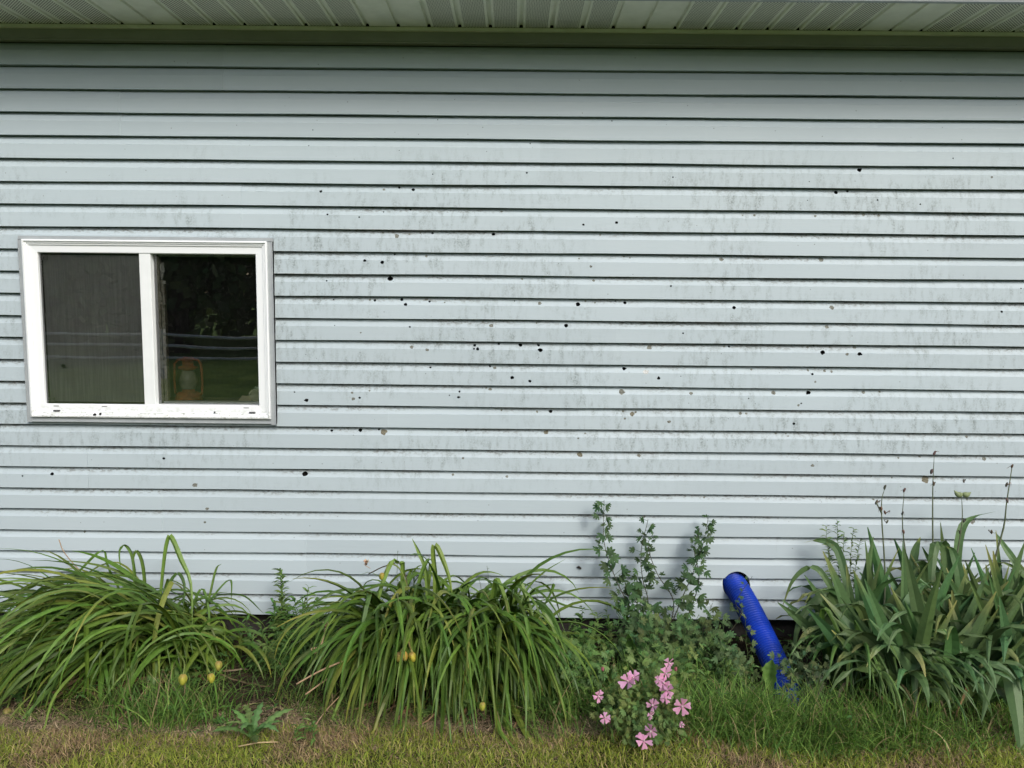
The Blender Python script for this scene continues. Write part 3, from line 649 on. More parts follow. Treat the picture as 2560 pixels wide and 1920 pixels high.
def strap_clump(name, label, bases, count, azf, col, w=0.02, Lr=(0.5, 0.85), seed=1, cat='daylily', traced=(), yellow=0.06, mat=None, group='daylily clumps against the wall', el1r=(-62, -89), dead=65, foliage=None):
    rg = random.Random(seed); b0 = bases(rg); name_short = seed == 11
    t = empty(name, (b0.x, b0.y, 0)); tag(t, label, cat, group)
    g = G()
    for i in range(count):
        b = bases(rg); b.z = gz(b.x, b.y) - 0.01
        az = azf(rg, b); L = rg.uniform(*Lr) * (0.60 if name_short and math.cos(az) > -.25 else 1) * (1 - 0.25 * rg.random() ** 3)
        el0 = R(rg.uniform(66, 93)) if not (name_short and math.cos(az) < -.5) else R(rg.uniform(50, 84)); el1 = R(rg.uniform(*el1r[::-1])) if rg.random() < .9 else R(rg.uniform(-30, 10))
        k = (rg.uniform(0.35, 0.7), R(rg.uniform(30, 80))) if rg.random() < 0.16 else None
        pts = arch(b, az, el0, L, el1, rg.uniform(0.95, 1.9), 14, k, rg.uniform(-.4, .4))
        c = vary(col, rg); c2 = c
        if rg.random() < yellow * 2: c2 = lerp(c, (0.34, 0.30, 0.06), rg.uniform(.4, .9))
        if rg.random() < yellow: c = lerp(c, (0.26, 0.28, 0.06), 0.6)
        n = len(pts); cols = [lerp(c, c2, max(0, (j / n - 0.6) / 0.4)) for j in range(n)]
        g.ribbon(pts, strapw(n - 1, w * rg.uniform(0.65, 1.15)), Vector((-math.sin(az), math.cos(az), 0)), cols, rg.uniform(0.18, 0.5), rg.uniform(-1.2, 1.2))
    for i in range(dead):
        b = bases(rg); b.z = gz(b.x, b.y) + .005; az = azf(rg, b)
        pts = arch(b, az, R(rg.uniform(15, 60)), rg.uniform(0.3, 0.6), R(-80), .7, 10, None, rg.uniform(-1, 1))
        g.ribbon(pts, strapw(10, w * 0.5), Vector((-math.sin(az), math.cos(az), 0)), vary((0.23, 0.15, 0.08), rg), 0.5, 2)
    for ctrl, wd, cc in traced:
        pts = smoothpath(ctrl, 18); n = len(pts)
        d = ctrl[-1] - ctrl[0]; side = Vector((1, 0, 0)) if abs(d.x) < abs(d.z) * 0.7 else Vector((0.35, 0.2, 0.9))
        side = Vector((1, -0.35, 0.25))
        g.ribbon(pts, strapw(n - 1, wd), side, [vary(cc, rg, .03, .03)] * 1 * 1 and vary(cc, rg, .05, .1), 0.3, rg.uniform(-.4, .4))
    g.build('leaves', mat or M_LEAF, t)
    return t
LG = (0.095, 0.170, 0.030); LG2 = (0.150, 0.235, 0.042); DG = (0.06, 0.115, 0.026)
def P(x, y, Y): return da(x, y, Y)
# --- left clump: leaves sweep out to the left and forward
def baseL(rg): return Vector((rg.gauss(-1.60, 0.16), rg.uniform(-0.42, -0.14), 0))
def azL(rg, b): return R(rg.gauss(206, 24) if rg.random() < .76 else rg.uniform(-95, 20))
trL = [
 ([P(335,1420,-.3), P(352,1230,-.28), P(362,1166,-.27), P(372,1163,-.28), P(392,1210,-.32), P(412,1260,-.36), P(415,1350,-.42)], .024, LG2),
 ([P(300,1400,-.25), P(290,1230,-.22), P(275,1182,-.2), P(258,1190,-.2), P(262,1240,-.25)], .018, LG),
 ([P(318,1420,-.3), P(312,1250,-.28), P(300,1196,-.27), P(288,1205,-.27), P(290,1290,-.33)], .02, LG),
 ([P(330,1400,-.25), P(240,1240,-.2), P(222,1190,-.18), P(170,1235,-.2), P(120,1290,-.25)], .016, LG),
 ([P(340,1400,-.3), P(350,1300,-.3), P(380,1240,-.28), P(398,1262,-.3), P(395,1320,-.34)], .02, DG),
 ([P(420,1420,-.25), P(450,1300,-.2), P(466,1232,-.16), P(478,1218,-.15)], .014, LG),
 ([P(400,1420,-.25), P(440,1320,-.18), P(495,1252,-.12), P(500,1300,-.14)], .014, LG),
 ([P(410,1420,-.25), P(450,1300,-.2), P(520,1285,-.15), P(570,1325,-.15)], .014, DG),
 ([P(380,1440,-.3), P(420,1300,-.25), P(440,1275,-.24), P(452,1340,-.3), P(440,1400,-.33)], .016, LG),
 ([P(330,1480,-.35), P(270,1370,-.45), P(200,1420,-.6), P(120,1500,-.75), P(90,1600,-.9)], .024, LG2),
 ([P(340,1460,-.35), P(330,1390,-.45), P(310,1395,-.5), P(265,1500,-.65), P(190,1620,-.9)], .022, LG2),
 ([P(320,1480,-.35), P(250,1390,-.45), P(150,1450,-.6), P(60,1540,-.75), P(5,1610,-.85)], .022, LG),
 ([P(350,1460,-.35), P(352,1370,-.4), P(345,1400,-.48), P(330,1480,-.55), P(338,1560,-.65)], .024, LG),
 ([P(370,1460,-.35), P(375,1420,-.42), P(382,1480,-.5), P(372,1560,-.6), P(335,1625,-.72)], .028, LG),
 ([P(390,1440,-.3), P(420,1370,-.32), P(455,1400,-.36), P(470,1440,-.38)], .018, LG),
 ([P(400,1440,-.3), P(450,1360,-.3), P(482,1345,-.3), P(486,1400,-.34)], .016, LG2),
 ([P(300,1420,-.3), P(200,1310,-.25), P(130,1300,-.2), P(125,1360,-.25)], .014, DG),
 ([P(310,1430,-.3), P(180,1330,-.3), P(60,1310,-.25), P(-30,1330,-.25)], .016, LG),
 ([P(330,1440,-.3), P(240,1350,-.4), P(110,1390,-.5), P(0,1440,-.55)], .02, LG2),
]
daylily = strap_clump('daylily_clump', 'large daylily clump under the window, its long leaves swept to the left', baseL, 620, azL, (0.090, 0.158, 0.023), 0.0205, (0.5, 1.0), 11, traced=trL)
# --- middle clump: leaves pour straight down towards the lawn
def baseM(rg): return Vector((rg.uniform(-0.56, 0.0) if rg.random() < .8 else rg.uniform(-0.6, .05), rg.uniform(-0.46, -0.2), 0))
def azM(rg, b):
    c = (b.x + 0.27) * 70
    return R(rg.gauss(270 + c, 28)) if rg.random() < .84 else R(rg.uniform(-60, 240))
trM = [
 ([P(935,1400,-.35), P(940,1260,-.32), P(935,1187,-.3), P(945,1182,-.3), P(968,1240,-.34), P(978,1290,-.38)], .024, LG2),
 ([P(925,1350,-.3), P(920,1240,-.25), P(905,1195,-.22), P(890,1163,-.2)], .018, LG2),
 ([P(860,1400,-.35), P(870,1230,-.32), P(862,1218,-.34), P(845,1215,-.36), P(815,1300,-.42), P(812,1400,-.48)], .024, LG2),
 ([P(880,1380,-.35), P(910,1240,-.3), P(935,1210,-.28), P(950,1300,-.3)], .02, LG),
 ([P(1110,1400,-.35), P(1130,1290,-.28), P(1170,1240,-.2), P(1222,1207,-.14)], .014, LG),
 ([P(1120,1420,-.35), P(1140,1290,-.3), P(1190,1262,-.28), P(1192,1275,-.28), P(1165,1330,-.3)], .016, LG),
 ([P(1100,1430,-.35), P(1115,1265,-.33), P(1125,1260,-.35), P(1150,1330,-.4), P(1165,1400,-.44)], .02, LG2),
 ([P(1050,1420,-.4), P(1068,1270,-.42), P(1078,1260,-.45), P(1100,1330,-.5), P(1100,1400,-.55)], .024, LG2),
 ([P(1000,1420,-.4), P(1040,1290,-.42), P(1075,1260,-.4), P(1120,1290,-.4)], .018, LG),
 ([P(860,1430,-.4), P(862,1280,-.42), P(870,1266,-.45), P(868,1350,-.5), P(860,1500,-.6)], .022, LG),
 ([P(820,1430,-.35), P(760,1300,-.25), P(720,1262,-.2), P(690,1262,-.15)], .016, LG) if False else ([P(850,1400,-.35), P(800,1300,-.22), P(770,1277,-.2), P(745,1290,-.2), P(722,1325,-.22)], .014, LG),
 ([P(830,1430,-.4), P(750,1350,-.45), P(690,1390,-.5), P(640,1440,-.55)], .02, LG),
 ([P(850,1450,-.4), P(770,1380,-.5), P(700,1450,-.65), P(640,1540,-.8)], .022, LG),
 ([P(870,1450,-.45), P(800,1400,-.55), P(740,1500,-.7), P(700,1600,-.85)], .022, LG2),
 ([P(960,1450,-.45), P(955,1380,-.55), P(970,1480,-.65), P(990,1560,-.78), P(1020,1640,-.95)], .022, LG2),
 ([P(940,1480,-.5), P(925,1420,-.6), P(910,1500,-.7), P(905,1560,-.8), P(915,1600,-.85), P(945,1655,-1.0)], .018, (0.3, 0.33, 0.09)),
 ([P(1040,1480,-.5), P(1055,1460,-.6), P(1070,1520,-.7), P(1080,1580,-.85), P(1120,1625,-.95)], .022, LG2),
 ([P(1060,1490,-.5), P(1080,1480,-.6), P(1110,1530,-.7), P(1140,1590,-.85), P(1180,1625,-.92)], .024, (0.2, 0.27, 0.05)),
 ([P(1050,1490,-.5), P(1070,1500,-.62), P(1090,1560,-.75), P(1120,1620,-.93)], .022, LG2),
 ([P(1130,1430,-.4), P(1160,1400,-.5), P(1190,1470,-.6), P(1240,1540,-.7), P(1290,1640,-.9)], .016, LG),
 ([P(1120,1430,-.4), P(1160,1330,-.42), P(1190,1350,-.45), P(1215,1440,-.52)], .02, LG),
 ([P(1100,1400,-.35), P(1160,1300,-.3), P(1230,1310,-.25), P(1290,1320,-.2)], .014, LG),
 ([P(1000,1450,-.45), P(990,1380,-.52), P(1005,1480,-.62), P(1020,1580,-.8)], .024, LG),
]
lily2 = strap_clump('daylily_clump', 'large daylily clump in the middle of the bed, between window and blue hose', baseM, 780, azM, (0.080, 0.145, 0.022), 0.0215, (0.48, 0.90), 23, traced=trM)
# --- iris clump
IG = (0.082, 0.150, 0.052)
def iris_clump():
    rg = random.Random(41)
    t = empty('iris_clump', (1.75, -0.35, 0)); tag(t, 'broad leaved iris clump right of the blue hose with tall dry flower stalks', 'iris')
    g = G()
    for fan in range(84):
        fx = rg.uniform(1.50, 2.9); fy = rg.uniform(-0.66, -0.16)
        fa = rg.uniform(-0.5, 0.5) + (math.pi if rg.random() < .5 else 0); b = Vector((fx, fy, gz(fx, fy) - .01))
        nl = rg.randint(5, 7)
        for i in range(nl):
            k = (i - (nl - 1) / 2) / ((nl - 1) / 2)
            az = fa if k > 0 else fa + math.pi; az += rg.uniform(-.35, .35) - (0.5 * math.sin(az * 0 + 1) if rg.random() < .4 else 0)
            el0 = R(90 - abs(k) * 34 - rg.uniform(0, 9)); L = rg.uniform(0.44, 0.68) * (1 - .15 * abs(k))
            droop = rg.random() < 0.55
            if droop: pts = arch(b, az if rg.random() < .5 else R(rg.uniform(200, 340)), el0, L, R(rg.uniform(-89, -50)), rg.uniform(2.0, 4.5), 13, None, rg.uniform(-.3, .3))
            else: pts = arch(b, az, el0, L, el0 - R(rg.uniform(0, 16)), 1.2, 13)
            n = len(pts); c = vary(IG, rg, .15, .25); c2 = lerp(c, (0.40, 0.36, 0.11), rg.uniform(.5, .95)) if rg.random() < .3 else c
            w_ = rg.uniform(0.036, 0.064)
            cols = [lerp(c, c2, max(0, (j / n - 0.72) / 0.28)) for j in range(n)]
            sd_ = Vector((math.cos(fa), math.sin(fa), 0.2)) if not droop else Vector((1, rg.uniform(-.6, .2), .2))
            g.ribbon(pts, strapw(n - 1, w_, 0.45), sd_, cols, 0.16, rg.uniform(-.6, .6))
    TR = [
     ([P(1850,1420,-.3), P(1835,1290,-.24), P(1810,1190,-.16), P(1775,1168,-.12), P(1735,1172,-.1)], .036),
     ([P(1860,1400,-.3), P(1790,1260,-.25), P(1755,1225,-.2), P(1715,1250,-.18), P(1690,1310,-.18)], .026),
     ([P(1850,1420,-.3), P(1800,1290,-.3), P(1760,1300,-.3), P(1725,1350,-.33), P(1712,1430,-.36)], .038),
     ([P(2010,1450,-.35), P(2000,1250,-.3), P(1990,1215,-.32), P(1975,1216,-.34)], .04),
     ([P(2060,1380,-.25), P(2065,1250,-.2), P(2075,1150,-.16), P(2100,1118,-.14), P(2150,1105,-.12)], .036),
     ([P(1960,1300,-.2), P(1975,1200,-.16), P(1988,1160,-.15)], .036),
     ([P(2060,1400,-.35), P(2050,1240,-.3), P(2040,1180,-.28), P(2020,1178,-.3), P(2012,1250,-.36), P(2020,1270,-.38)], .046),
     ([P(2080,1400,-.35), P(2075,1260,-.34), P(2060,1195,-.3), P(2045,1180,-.29)], .038),
     ([P(2020,1450,-.4), P(2012,1290,-.38), P(2035,1300,-.4), P(2052,1370,-.46)], .042),
     ([P(2070,1430,-.35), P(2120,1300,-.3), P(2090,1290,-.3), P(2055,1280,-.28)], .036),
     ([P(1990,1530,-.4), P(2020,1430,-.5), P(1990,1390,-.52), P(1960,1370,-.54)], .03),
     ([P(2050,1530,-.5), P(2040,1440,-.6), P(1985,1395,-.62), P(1965,1440,-.7), P(1975,1530,-.78)], .0) if False else ([P(2010,1520,-.5), P(2000,1430,-.6), P(1985,1420,-.65), P(1975,1460,-.7), P(1982,1550,-.78)], .042),
     ([P(2060,1500,-.5), P(2030,1410,-.55), P(2010,1400,-.6), P(2030,1470,-.66), P(2060,1520,-.7)], .044),
     ([P(2010,1520,-.45), P(2060,1420,-.52), P(2120,1370,-.6), P(2160,1310,-.65)], .038),
     ([P(2060,1500,-.5), P(2110,1440,-.58), P(2180,1400,-.65), P(2250,1390,-.7)], .046),
     ([P(2130,1500,-.5), P(2110,1430,-.6), P(2080,1400,-.65), P(2110,1480,-.74), P(2140,1540,-.8)], .036),
     ([P(2180,1520,-.5), P(2190,1440,-.62), P(2175,1430,-.66), P(2155,1500,-.75), P(2130,1610,-.88)], .05) if False else ([P(2200,1480,-.6), P(2185,1440,-.7), P(2165,1430,-.74), P(2140,1480,-.8), P(2120,1560,-.85)], .052),
     ([P(2200,1420,-.4), P(2180,1330,-.4), P(2130,1270,-.38), P(2095,1265,-.38)], .036),
     ([P(2240,1480,-.6), P(2200,1370,-.62), P(2150,1350,-.6), P(2090,1360,-.6)], .034),
     ([P(2150,1440,-.6), P(2178,1450,-.75), P(2196,1540,-.85), P(2210,1670,-.95)], .055),
     ([P(2210,1300,-.3), P(2200,1230,-.26), P(2170,1180,-.2), P(2150,1150,-.15)], .03),
     ([P(1800,1520,-.4), P(1790,1400,-.45), P(1775,1330,-.46), P(1790,1320,-.48), P(1830,1420,-.55), P(1850,1560,-.7)], .02),
     ([P(1830,1520,-.45), P(1855,1400,-.5), P(1850,1340,-.5), P(1870,1380,-.55), P(1910,1480,-.65)], .02),
     ([P(1840,1540,-.45), P(1860,1440,-.55), P(1900,1440,-.6), P(1940,1520,-.7), P(1955,1600,-.8)], .02),
     ([P(1900,1520,-.45), P(1920,1420,-.5), P(1935,1320,-.5), P(1945,1380,-.55), P(1960,1450,-.6)], .02),
    ]
    for ctrl, wd in TR:
        pts = smoothpath(ctrl, 18); n = len(pts); c = vary(IG if wd > .022 else LG, rg, .08, .15); c2 = lerp(c, (0.38, 0.36, 0.10), .7) if rg.random() < .45 else c
        g.ribbon(pts, strapw(n - 1, wd, .45), Vector((1, -.3, .3)), [lerp(c, c2, max(0, (j / n - .75) * 4)) for j in range(n)], 0.12, rg.uniform(-.3, .3))
    for i in range(80):   # narrower strap leaves at the clump's left end
        b = Vector((rg.uniform(1.36, 1.66), rg.uniform(-.62, -.3), 0)); az = R(rg.gauss(275, 35))
        pts = arch(b, az, R(rg.uniform(68, 90)), rg.uniform(.36, .62), R(rg.uniform(-88, -55)), 1.5, 11)
        g.ribbon(pts, strapw(len(pts) - 1, rg.uniform(.012, .020)), Vector((-math.sin(az), math.cos(az), 0)), vary((0.075, 0.14, 0.035), rg), .3, rg.uniform(-1, 1))
    for i in range(26):   # withered leaves
        b = Vector((rg.uniform(1.4, 2.6), rg.uniform(-.6, -.25), 0.02)); az = R(rg.uniform(200, 340))
        pts = arch(b, az, R(rg.uniform(20, 80)), rg.uniform(.2, .5), R(-85), 1, 10, None, rg.uniform(-1, 1))
        g.ribbon(pts, strapw(10, .018), Vector((-math.sin(az), math.cos(az), 0)), vary((0.24, 0.17, 0.09), rg), .5, 2.5)
    g.build('leaves', M_IRIS, t)
    SG = (0.11, 0.13, 0.075); BR = (0.13, 0.10, 0.08)
    stalks = [([(1900,1400),(1912,1260),(1904,1100),(1911,1054)], [(1904,1100),(1893,1086),(1911,1054),(1912,1108),(1916,1128)], [((1905,1110),(1893,1086))]),
              ([(1975,1400),(1965,1260),(1950,1140),(1953,1060)], [(1953,1060),(1949,1110),(1952,1150)], []),
              ([(2025,1330),(2016,1200),(2015,1060),(2018,985)], [(2018,980),(2012,1020),(2017,1046)], []),
              ([(2050,1330),(2062,1230),(2078,1130),(2077,1068)], [(2082,1040),(2082,1126),(2074,1150)], []),
              ([(2120,1330),(2140,1240),(2168,1140),(2174,1090),(2186,1010)], [(2186,1008),(2176,1082),(2142,1150),(2174,1048)], [])]
    for ctrl, nodes, br in stalks:
        Y0 = -0.32; cs = [da(x, y, Y0 + 0.12 * (1350 - y) / 300) for x, y in ctrl]
        g = G(); g.tube(smoothpath(cs, 15), [.0055 - .0003 * i for i in range(16)][:len(smoothpath(cs, 15))], SG, 7)
        for a, b in br: g.tube([da(*a, -.22), da(*b, -.22)], .003, SG, 6)
        st = g.build('flower_stalk', M_DRY, t, True)
        for x, y in nodes:
            g = G(); p = da(x, y, Y0 + 0.12 * (1350 - y) / 300); d = Vector((rg.uniform(-.5, .5), rg.uniform(-.3, .1), 1)); k = rg.uniform(.7, 1)
            g.lathe([(0.001, -.010 * k), (.004 * k, -.006 * k), (.0062 * k, 0), (.005 * k, .006 * k), (.005 * k, .010 * k), (.001, .016 * k)], p, d, vary(BR, rg, .2, .3), 7)
            q = [p - Vector((0, 0, .004)), p + Vector((rg.uniform(-.02, .02), -.005, .012)), p + Vector((rg.uniform(-.025, .025), 0, rg.uniform(-.015, .015)))]
            g.ribbon(smoothpath(q, 6), [.005, .006, .006, .005, .004, .003, .002], Vector((0.3, 1, .3)), vary(BR, rg), .4)
            g.build('withered_bloom', M_DRY, st, True)
    g = G()   # green split pod on the fourth stalk
    for s in (-1, 1):
        p = da(2079, 1066, -.2); tip = p + Vector((s * .038, 0, .006 + (.008 if s < 0 else .0)))
        g.tube(smoothpath([p, p + Vector((s * .018, 0, -.006)), tip], 8), [.004, .009, .012, .013, .013, .011, .008, .004, .001][:9], (0.22, 0.27, 0.13), 9)
    g.build('green_pod', M_POD, t, True)
iris_clump()

# --- seed pods on scapes of the daylilies
def pod(g, p, r, col, rg, ax=(0, 0, 1)):
    z = Vector(ax).normalized(); x = z.orthogonal().normalized(); y = z.cross(x); rows = []; cols = []
    for i in range(9):
        u = i / 8; a = math.pi * u; rr = r * math.sin(a) ** .7 if 0 < i < 8 else r * .06
        rows.append([tuple(p + z * (-math.cos(a) * r * 1.38) + (x * math.cos(2 * math.pi * k / 18) + y * math.sin(2 * math.pi * k / 18)) * rr * (0.76 + 0.28 * abs(math.cos(1.5 * 2 * math.pi * k / 18)))) for k in range(18)])
        cols.append(lerp(col, (0.25, 0.12, 0.06), 0.6 if i >= 7 else (0.3 if i == 6 or i == 0 else (0.15 if rg.random() < .2 else 0))))
    g.quadstrip(rows, cols, close=True)
YP = (0.48, 0.44, 0.06)
def scape(parent, ctrl, pods, col=(0.21, 0.27, 0.07), dry=False, r=.0034, podcol=YP, pr=.0125):
    rg = random.Random(int(ctrl[0].x * 977) & 1023)
    g = G(); g.tube(smoothpath(ctrl, 14), r, col if not dry else (0.36, 0.25, 0.15), 6); s = g.build('flower_stalk', M_DRY if dry else M_WEED, parent, True)
    for p in pods:
        g = G()
        if dry:
            for k in range(4):
                a = 2 * math.pi * k / 4 + .4
                d = Vector((math.cos(a) * .6, math.sin(a) * .6, 1)).normalized()
                g.ribbon([p, p + d * .009 + Vector((math.cos(a), math.sin(a), 0)) * .005, p + d * .02 + Vector((math.cos(a), math.sin(a), 0)) * .002], [.006, .015, .004], Vector((-math.sin(a), math.cos(a), 0)), vary((0.50, 0.36, 0.24), rg), .5)
            pod(g, p, .006, (0.14, 0.09, 0.06), rg)
        else: pod(g, p, pr, vary(podcol, rg, .1, .1), rg, (rg.uniform(-.3, .3), -.3, 1))
        g.build('seed_pod', M_DRY if dry else M_POD, s, True)
scape(daylily, [P(360,1350,-.35), P(380,1400,-.5), P(398,1430,-.72), P(396,1458,-.80)], [P(395,1468,-.80)], pr=.0165)
scape(daylily, [P(400,1340,-.3), P(430,1400,-.5), P(452,1452,-.78)], [P(456,1465,-.78)], pr=.0145)
scape(daylily, [P(390,1330,-.3), P(440,1380,-.5), P(468,1428,-.76)], [P(472,1438,-.76)], pr=.0145, podcol=(0.40, 0.38, 0.08))
scape(daylily, [P(120,1420,-.5), P(40,1480,-.6), P(15,1530,-.72)], [P(15,1540,-.72)], pr=.016, podcol=(0.33, 0.33, 0.07))
scape(daylily, [P(90,1480,-.6), P(30,1540,-.75), P(16,1578,-.82)], [P(14,1587,-.82)], pr=.0135)
scape(lily2, [P(900,1350,-.35), P(870,1240,-.34), P(842,1218,-.36), P(833,1235,-.38)], [P(825,1245,-.38)], pr=.0125)
scape(lily2, [P(890,1330,-.35), P(870,1225,-.3), P(835,1222,-.25), P(796,1240,-.22)], [], (0.12, 0.10, 0.06), r=.0028)
scape(lily2, [P(890,1440,-.4), P(888,1360,-.6), P(884,1380,-.76), P(865,1408,-.82)], [P(861,1419,-.82), P(873,1417,-.82)], (0.35, 0.3, 0.1), pr=.0145, podcol=(0.45, 0.33, 0.07))
scape(lily2, [P(880,1300,-.5), P(882,1380,-.72), P(890,1408,-.82)], [P(891,1419,-.82)], (0.35, 0.3, 0.1), pr=.0145)
scape(lily2, [P(1050,1440,-.6), P(1046,1490,-.80), P(1042,1515,-.88)], [P(1042,1526,-.88)], pr=.0125)
scape(lily2, [P(780,1400,-.45), P(745,1425,-.7), P(690,1450,-.8), P(640,1478,-.85)], [P(704,1352,-.7)], dry=True)
scape(lily2, [P(704,1356,-.70), P(695,1390,-.72), P(679,1412,-.74)], [P(678,1408,-.74)], dry=True)
scape(lily2, [P(800,1430,-.5), P(720,1460,-.68), P(660,1500,-.78)], [], dry=True)
scape(lily2, [P(790,1450,-.5), P(700,1540,-.8), P(655,1620,-.95)], [], dry=True, r=.0025)
scape(lily2, [P(1010,1560,-.6), P(1020,1600,-.85), P(1040,1650,-.98)], [P(1046,1648,-.97)], dry=True, r=.0025)
scape(lily2, [P(1070,1520,-.7), P(1085,1580,-.85), P(1110,1640,-.98)], [], dry=True, r=.0025)
scape(lily2, [P(800,1228,-.22), P(790,1222,-.22), P(786,1218,-.22)], [P(791,1217,-.22)], dry=True, r=.0015)
scape(daylily, [P(220,1270,-.2), P(180,1240,-.15), P(140,1195,-.1), P(127,1165,-.08)], [], dry=True, r=.002)

# --- blue corrugated hose
def hose():
    t = empty('drain_hose', (1.15, -0.3, 0)); tag(t, 'bright blue corrugated hose running from a hole in the wall to the ground', 'hose')
    pts = [Vector((HOSE.x - .03, 0.35, HOSE.z + .0)), Vector((HOSE.x - .02, 0.15, HOSE.z + .02)), Vector((HOSE.x - .004, 0.03, HOSE.z - .004)), at(1868, 1515, -.10), at(1915, 1610, -.28), at(1946, 1680, -.41), at(1972, 1738, -.52), at(1992, 1778, -.60)]
    pts[-1].z = -.055
    path = smoothpath(pts, 420)
    # resample evenly: one ridge every 11 mm
    L = [0]
    for a, b in zip(path, path[1:]): L.append(L[-1] + (b - a).length)
    tot = L[-1]; step = 0.0122 / 6; n = int(tot / step); res = []; rad = []; j = 0
    for i in range(n):
        s = i * step
        while L[j + 1] < s: j += 1
        res.append(path[j].lerp(path[j + 1], (s - L[j]) / max(1e-9, L[j + 1] - L[j])))
        ph = i % 6; rad.append((.0450, .0462, .0562, .0576, .0562, .0462)[ph])
    g = G(); g.tube(res, rad, (1, 1, 1), 32)
    g.build('pipe', plain('blue_plastic', (0.009, 0.048, 0.44), 0.36, (0.014, 0.045, 0.30), 9, spec=0.4, detail=8), t, True)
hose()

# --- mallows
def tf(a, b): pass
def palm_leaf(g, p, nrm, dirv, size, col, rg, lobes=5, narrow=0.33):
    n = nrm.normalized(); d = (dirv - n * dirv.dot(n)); d = d.normalized() if d.length > 1e-4 else n.orthogonal(); s = n.cross(d)
    for k in range(lobes):
        a = (k - (lobes - 1) / 2) * (2.2 / (lobes - 1)) * 1.05; L = size * (1 - .22 * abs(k - (lobes - 1) / 2) / (lobes / 2)) * rg.uniform(.85, 1.1)
        dd = d * math.cos(a) + s * math.sin(a); ss = n.cross(dd); cur = rg.uniform(-.25, .1)
        rows = []
        for u, w_ in ((0, .25), (.3, .75), (.5, 1.1), (.62, .75), (.78, .95), (1, .08)):
            c = p + dd * L * u + n * (cur * L * u * u); h = ss * L * narrow * w_ * .5
            rows.append([tuple(c - h), tuple(c - n * L * .02), tuple(c + h)])
        g.quadstrip(rows, col)
def stemleafy(g, path, col, rg, nleaf, size, kind='palm', stemr=.003, stemcol=None, start=.1):
    g.tube(path, [stemr * (1 - .6 * i / len(path)) for i in range(len(path))], stemcol or tuple(c * .9 for c in col), 5)
    for i in range(nleaf):
        u = start + (1 - start) * (i + rg.random() * .6) / nleaf; j = min(len(path) - 2, int(u * (len(path) - 1)))
        p = path[j].lerp(path[j + 1], u * (len(path) - 1) - j); T = (path[j + 1] - path[j]).normalized()
        a = rg.uniform(0, 6.283); o = Vector((math.cos(a), math.sin(a), 0)); o = (o - T * o.dot(T)).normalized()
        if p.y > -.08 and o.y > 0: o.y *= -1
        sz = size * rg.uniform(.6, 1.15) * (1.05 - .5 * u)
        if kind == 'palm':
            pet = p + (o + T * rg.uniform(.1, .7)).normalized() * sz * rg.uniform(.6, 1.1)
            g.tube([p, pet], stemr * .35, col, 4, cap=False)
            nr = Vector((rg.uniform(-.6, .6), rg.uniform(-1, -.2), rg.uniform(.2, 1)))
            palm_leaf(g, pet, nr, o + Vector((0, 0, rg.uniform(-1.0, .2))), sz, vary(col, rg, .12, .3), rg)
        else:
            d = (o + T * rg.uniform(.15, .9)).normalized(); pts = [p, p + d * sz * .5, p + d * sz + Vector((0, 0, -sz * .3))]
            w_ = sz * (.23 if kind == 'lance' else .11)
            pts = smoothpath(pts, 4); g.ribbon(pts, [w_ * .4, w_, w_ * 1.0, w_ * .7, w_ * .1][:len(pts)], T.cross(d) + T * rg.uniform(-.9, .9) + Vector((.05, 0, 0)), vary(col, rg, .12, .25), .2)
def jitterpath(a, b, rg, n=9, amp=.02, bow=Vector((0, 0, 0))):
    out = []
    for i in range(n + 1):
        u = i / n; p = a.lerp(b, u) + bow * math.sin(math.pi * u) + Vector((noise.noise(Vector((u * 3, a.x * 9, 1))), noise.noise(Vector((u * 3, a.x * 9, 7))) * .5, 0)) * amp
        p.y = min(p.y, -.02); out.append(p)
    return out
MG = (0.055, 0.105, 0.040); MG2 = (0.085, 0.14, 0.045)
def wall_mallow():
    rg = random.Random(61); t = empty('mallow', (0.45, -0.2, 0)); tag(t, 'tall dark leafy mallow with three main stems climbing against the siding beside the hose', 'mallow')
    st = [([(1420,1400),(1372,1330),(1330,1250),(1305,1170),(1305,1080)], 46, .040), ([(1400,1400),(1400,1300),(1388,1250),(1385,1190),(1400,1122)], 34, .034), ([(1440,1380),(1455,1300),(1420,1240),(1400,1180),(1412,1150)], 26, .03), ([(1430,1400),(1470,1300),(1500,1230),(1520,1170),(1530,1118)], 46, .036), ([(1450,1400),(1490,1320),(1510,1250),(1500,1190),(1512,1140)], 22, .03), ([(1550,1400),(1600,1330),(1590,1300),(1625,1245)], 12, .02), ([(1400,1400),(1380,1310),(1345,1280),(1330,1270)], 12, .036)]
    for c, nl, s_ in st:
        g = G(); path = smoothpath([da(x, y, -.20 + .12 * (1400 - y) / 300 * 1.0) for x, y in c], 24)
        stemleafy(g, path, MG, rg, int(nl * 1.1), s_ * 1.35, 'palm', .0028, (0.06, 0.06, 0.035))
        g.build('stem', M_WEED, t)
    g = G()
    for i in range(46):
        x = rg.uniform(1360, 1585) if i % 3 else rg.uniform(1390, 1520); a = Vector((da(x, 1400, -.3).x, rg.uniform(-.42, -.15), 0)); b = da(x + rg.uniform(-60, 25), rg.uniform(1290, 1400) + (30 if x > 1560 else 0), a.y + rg.uniform(-.08, .05))
        stemleafy(g, jitterpath(a, b, rg, 8, .05), vary((0.085, 0.145, 0.05), rg, .1, .25), rg, 15, .046, 'palm', .0022)
    g.build('lower_foliage', M_WEED, t)
wall_mallow()
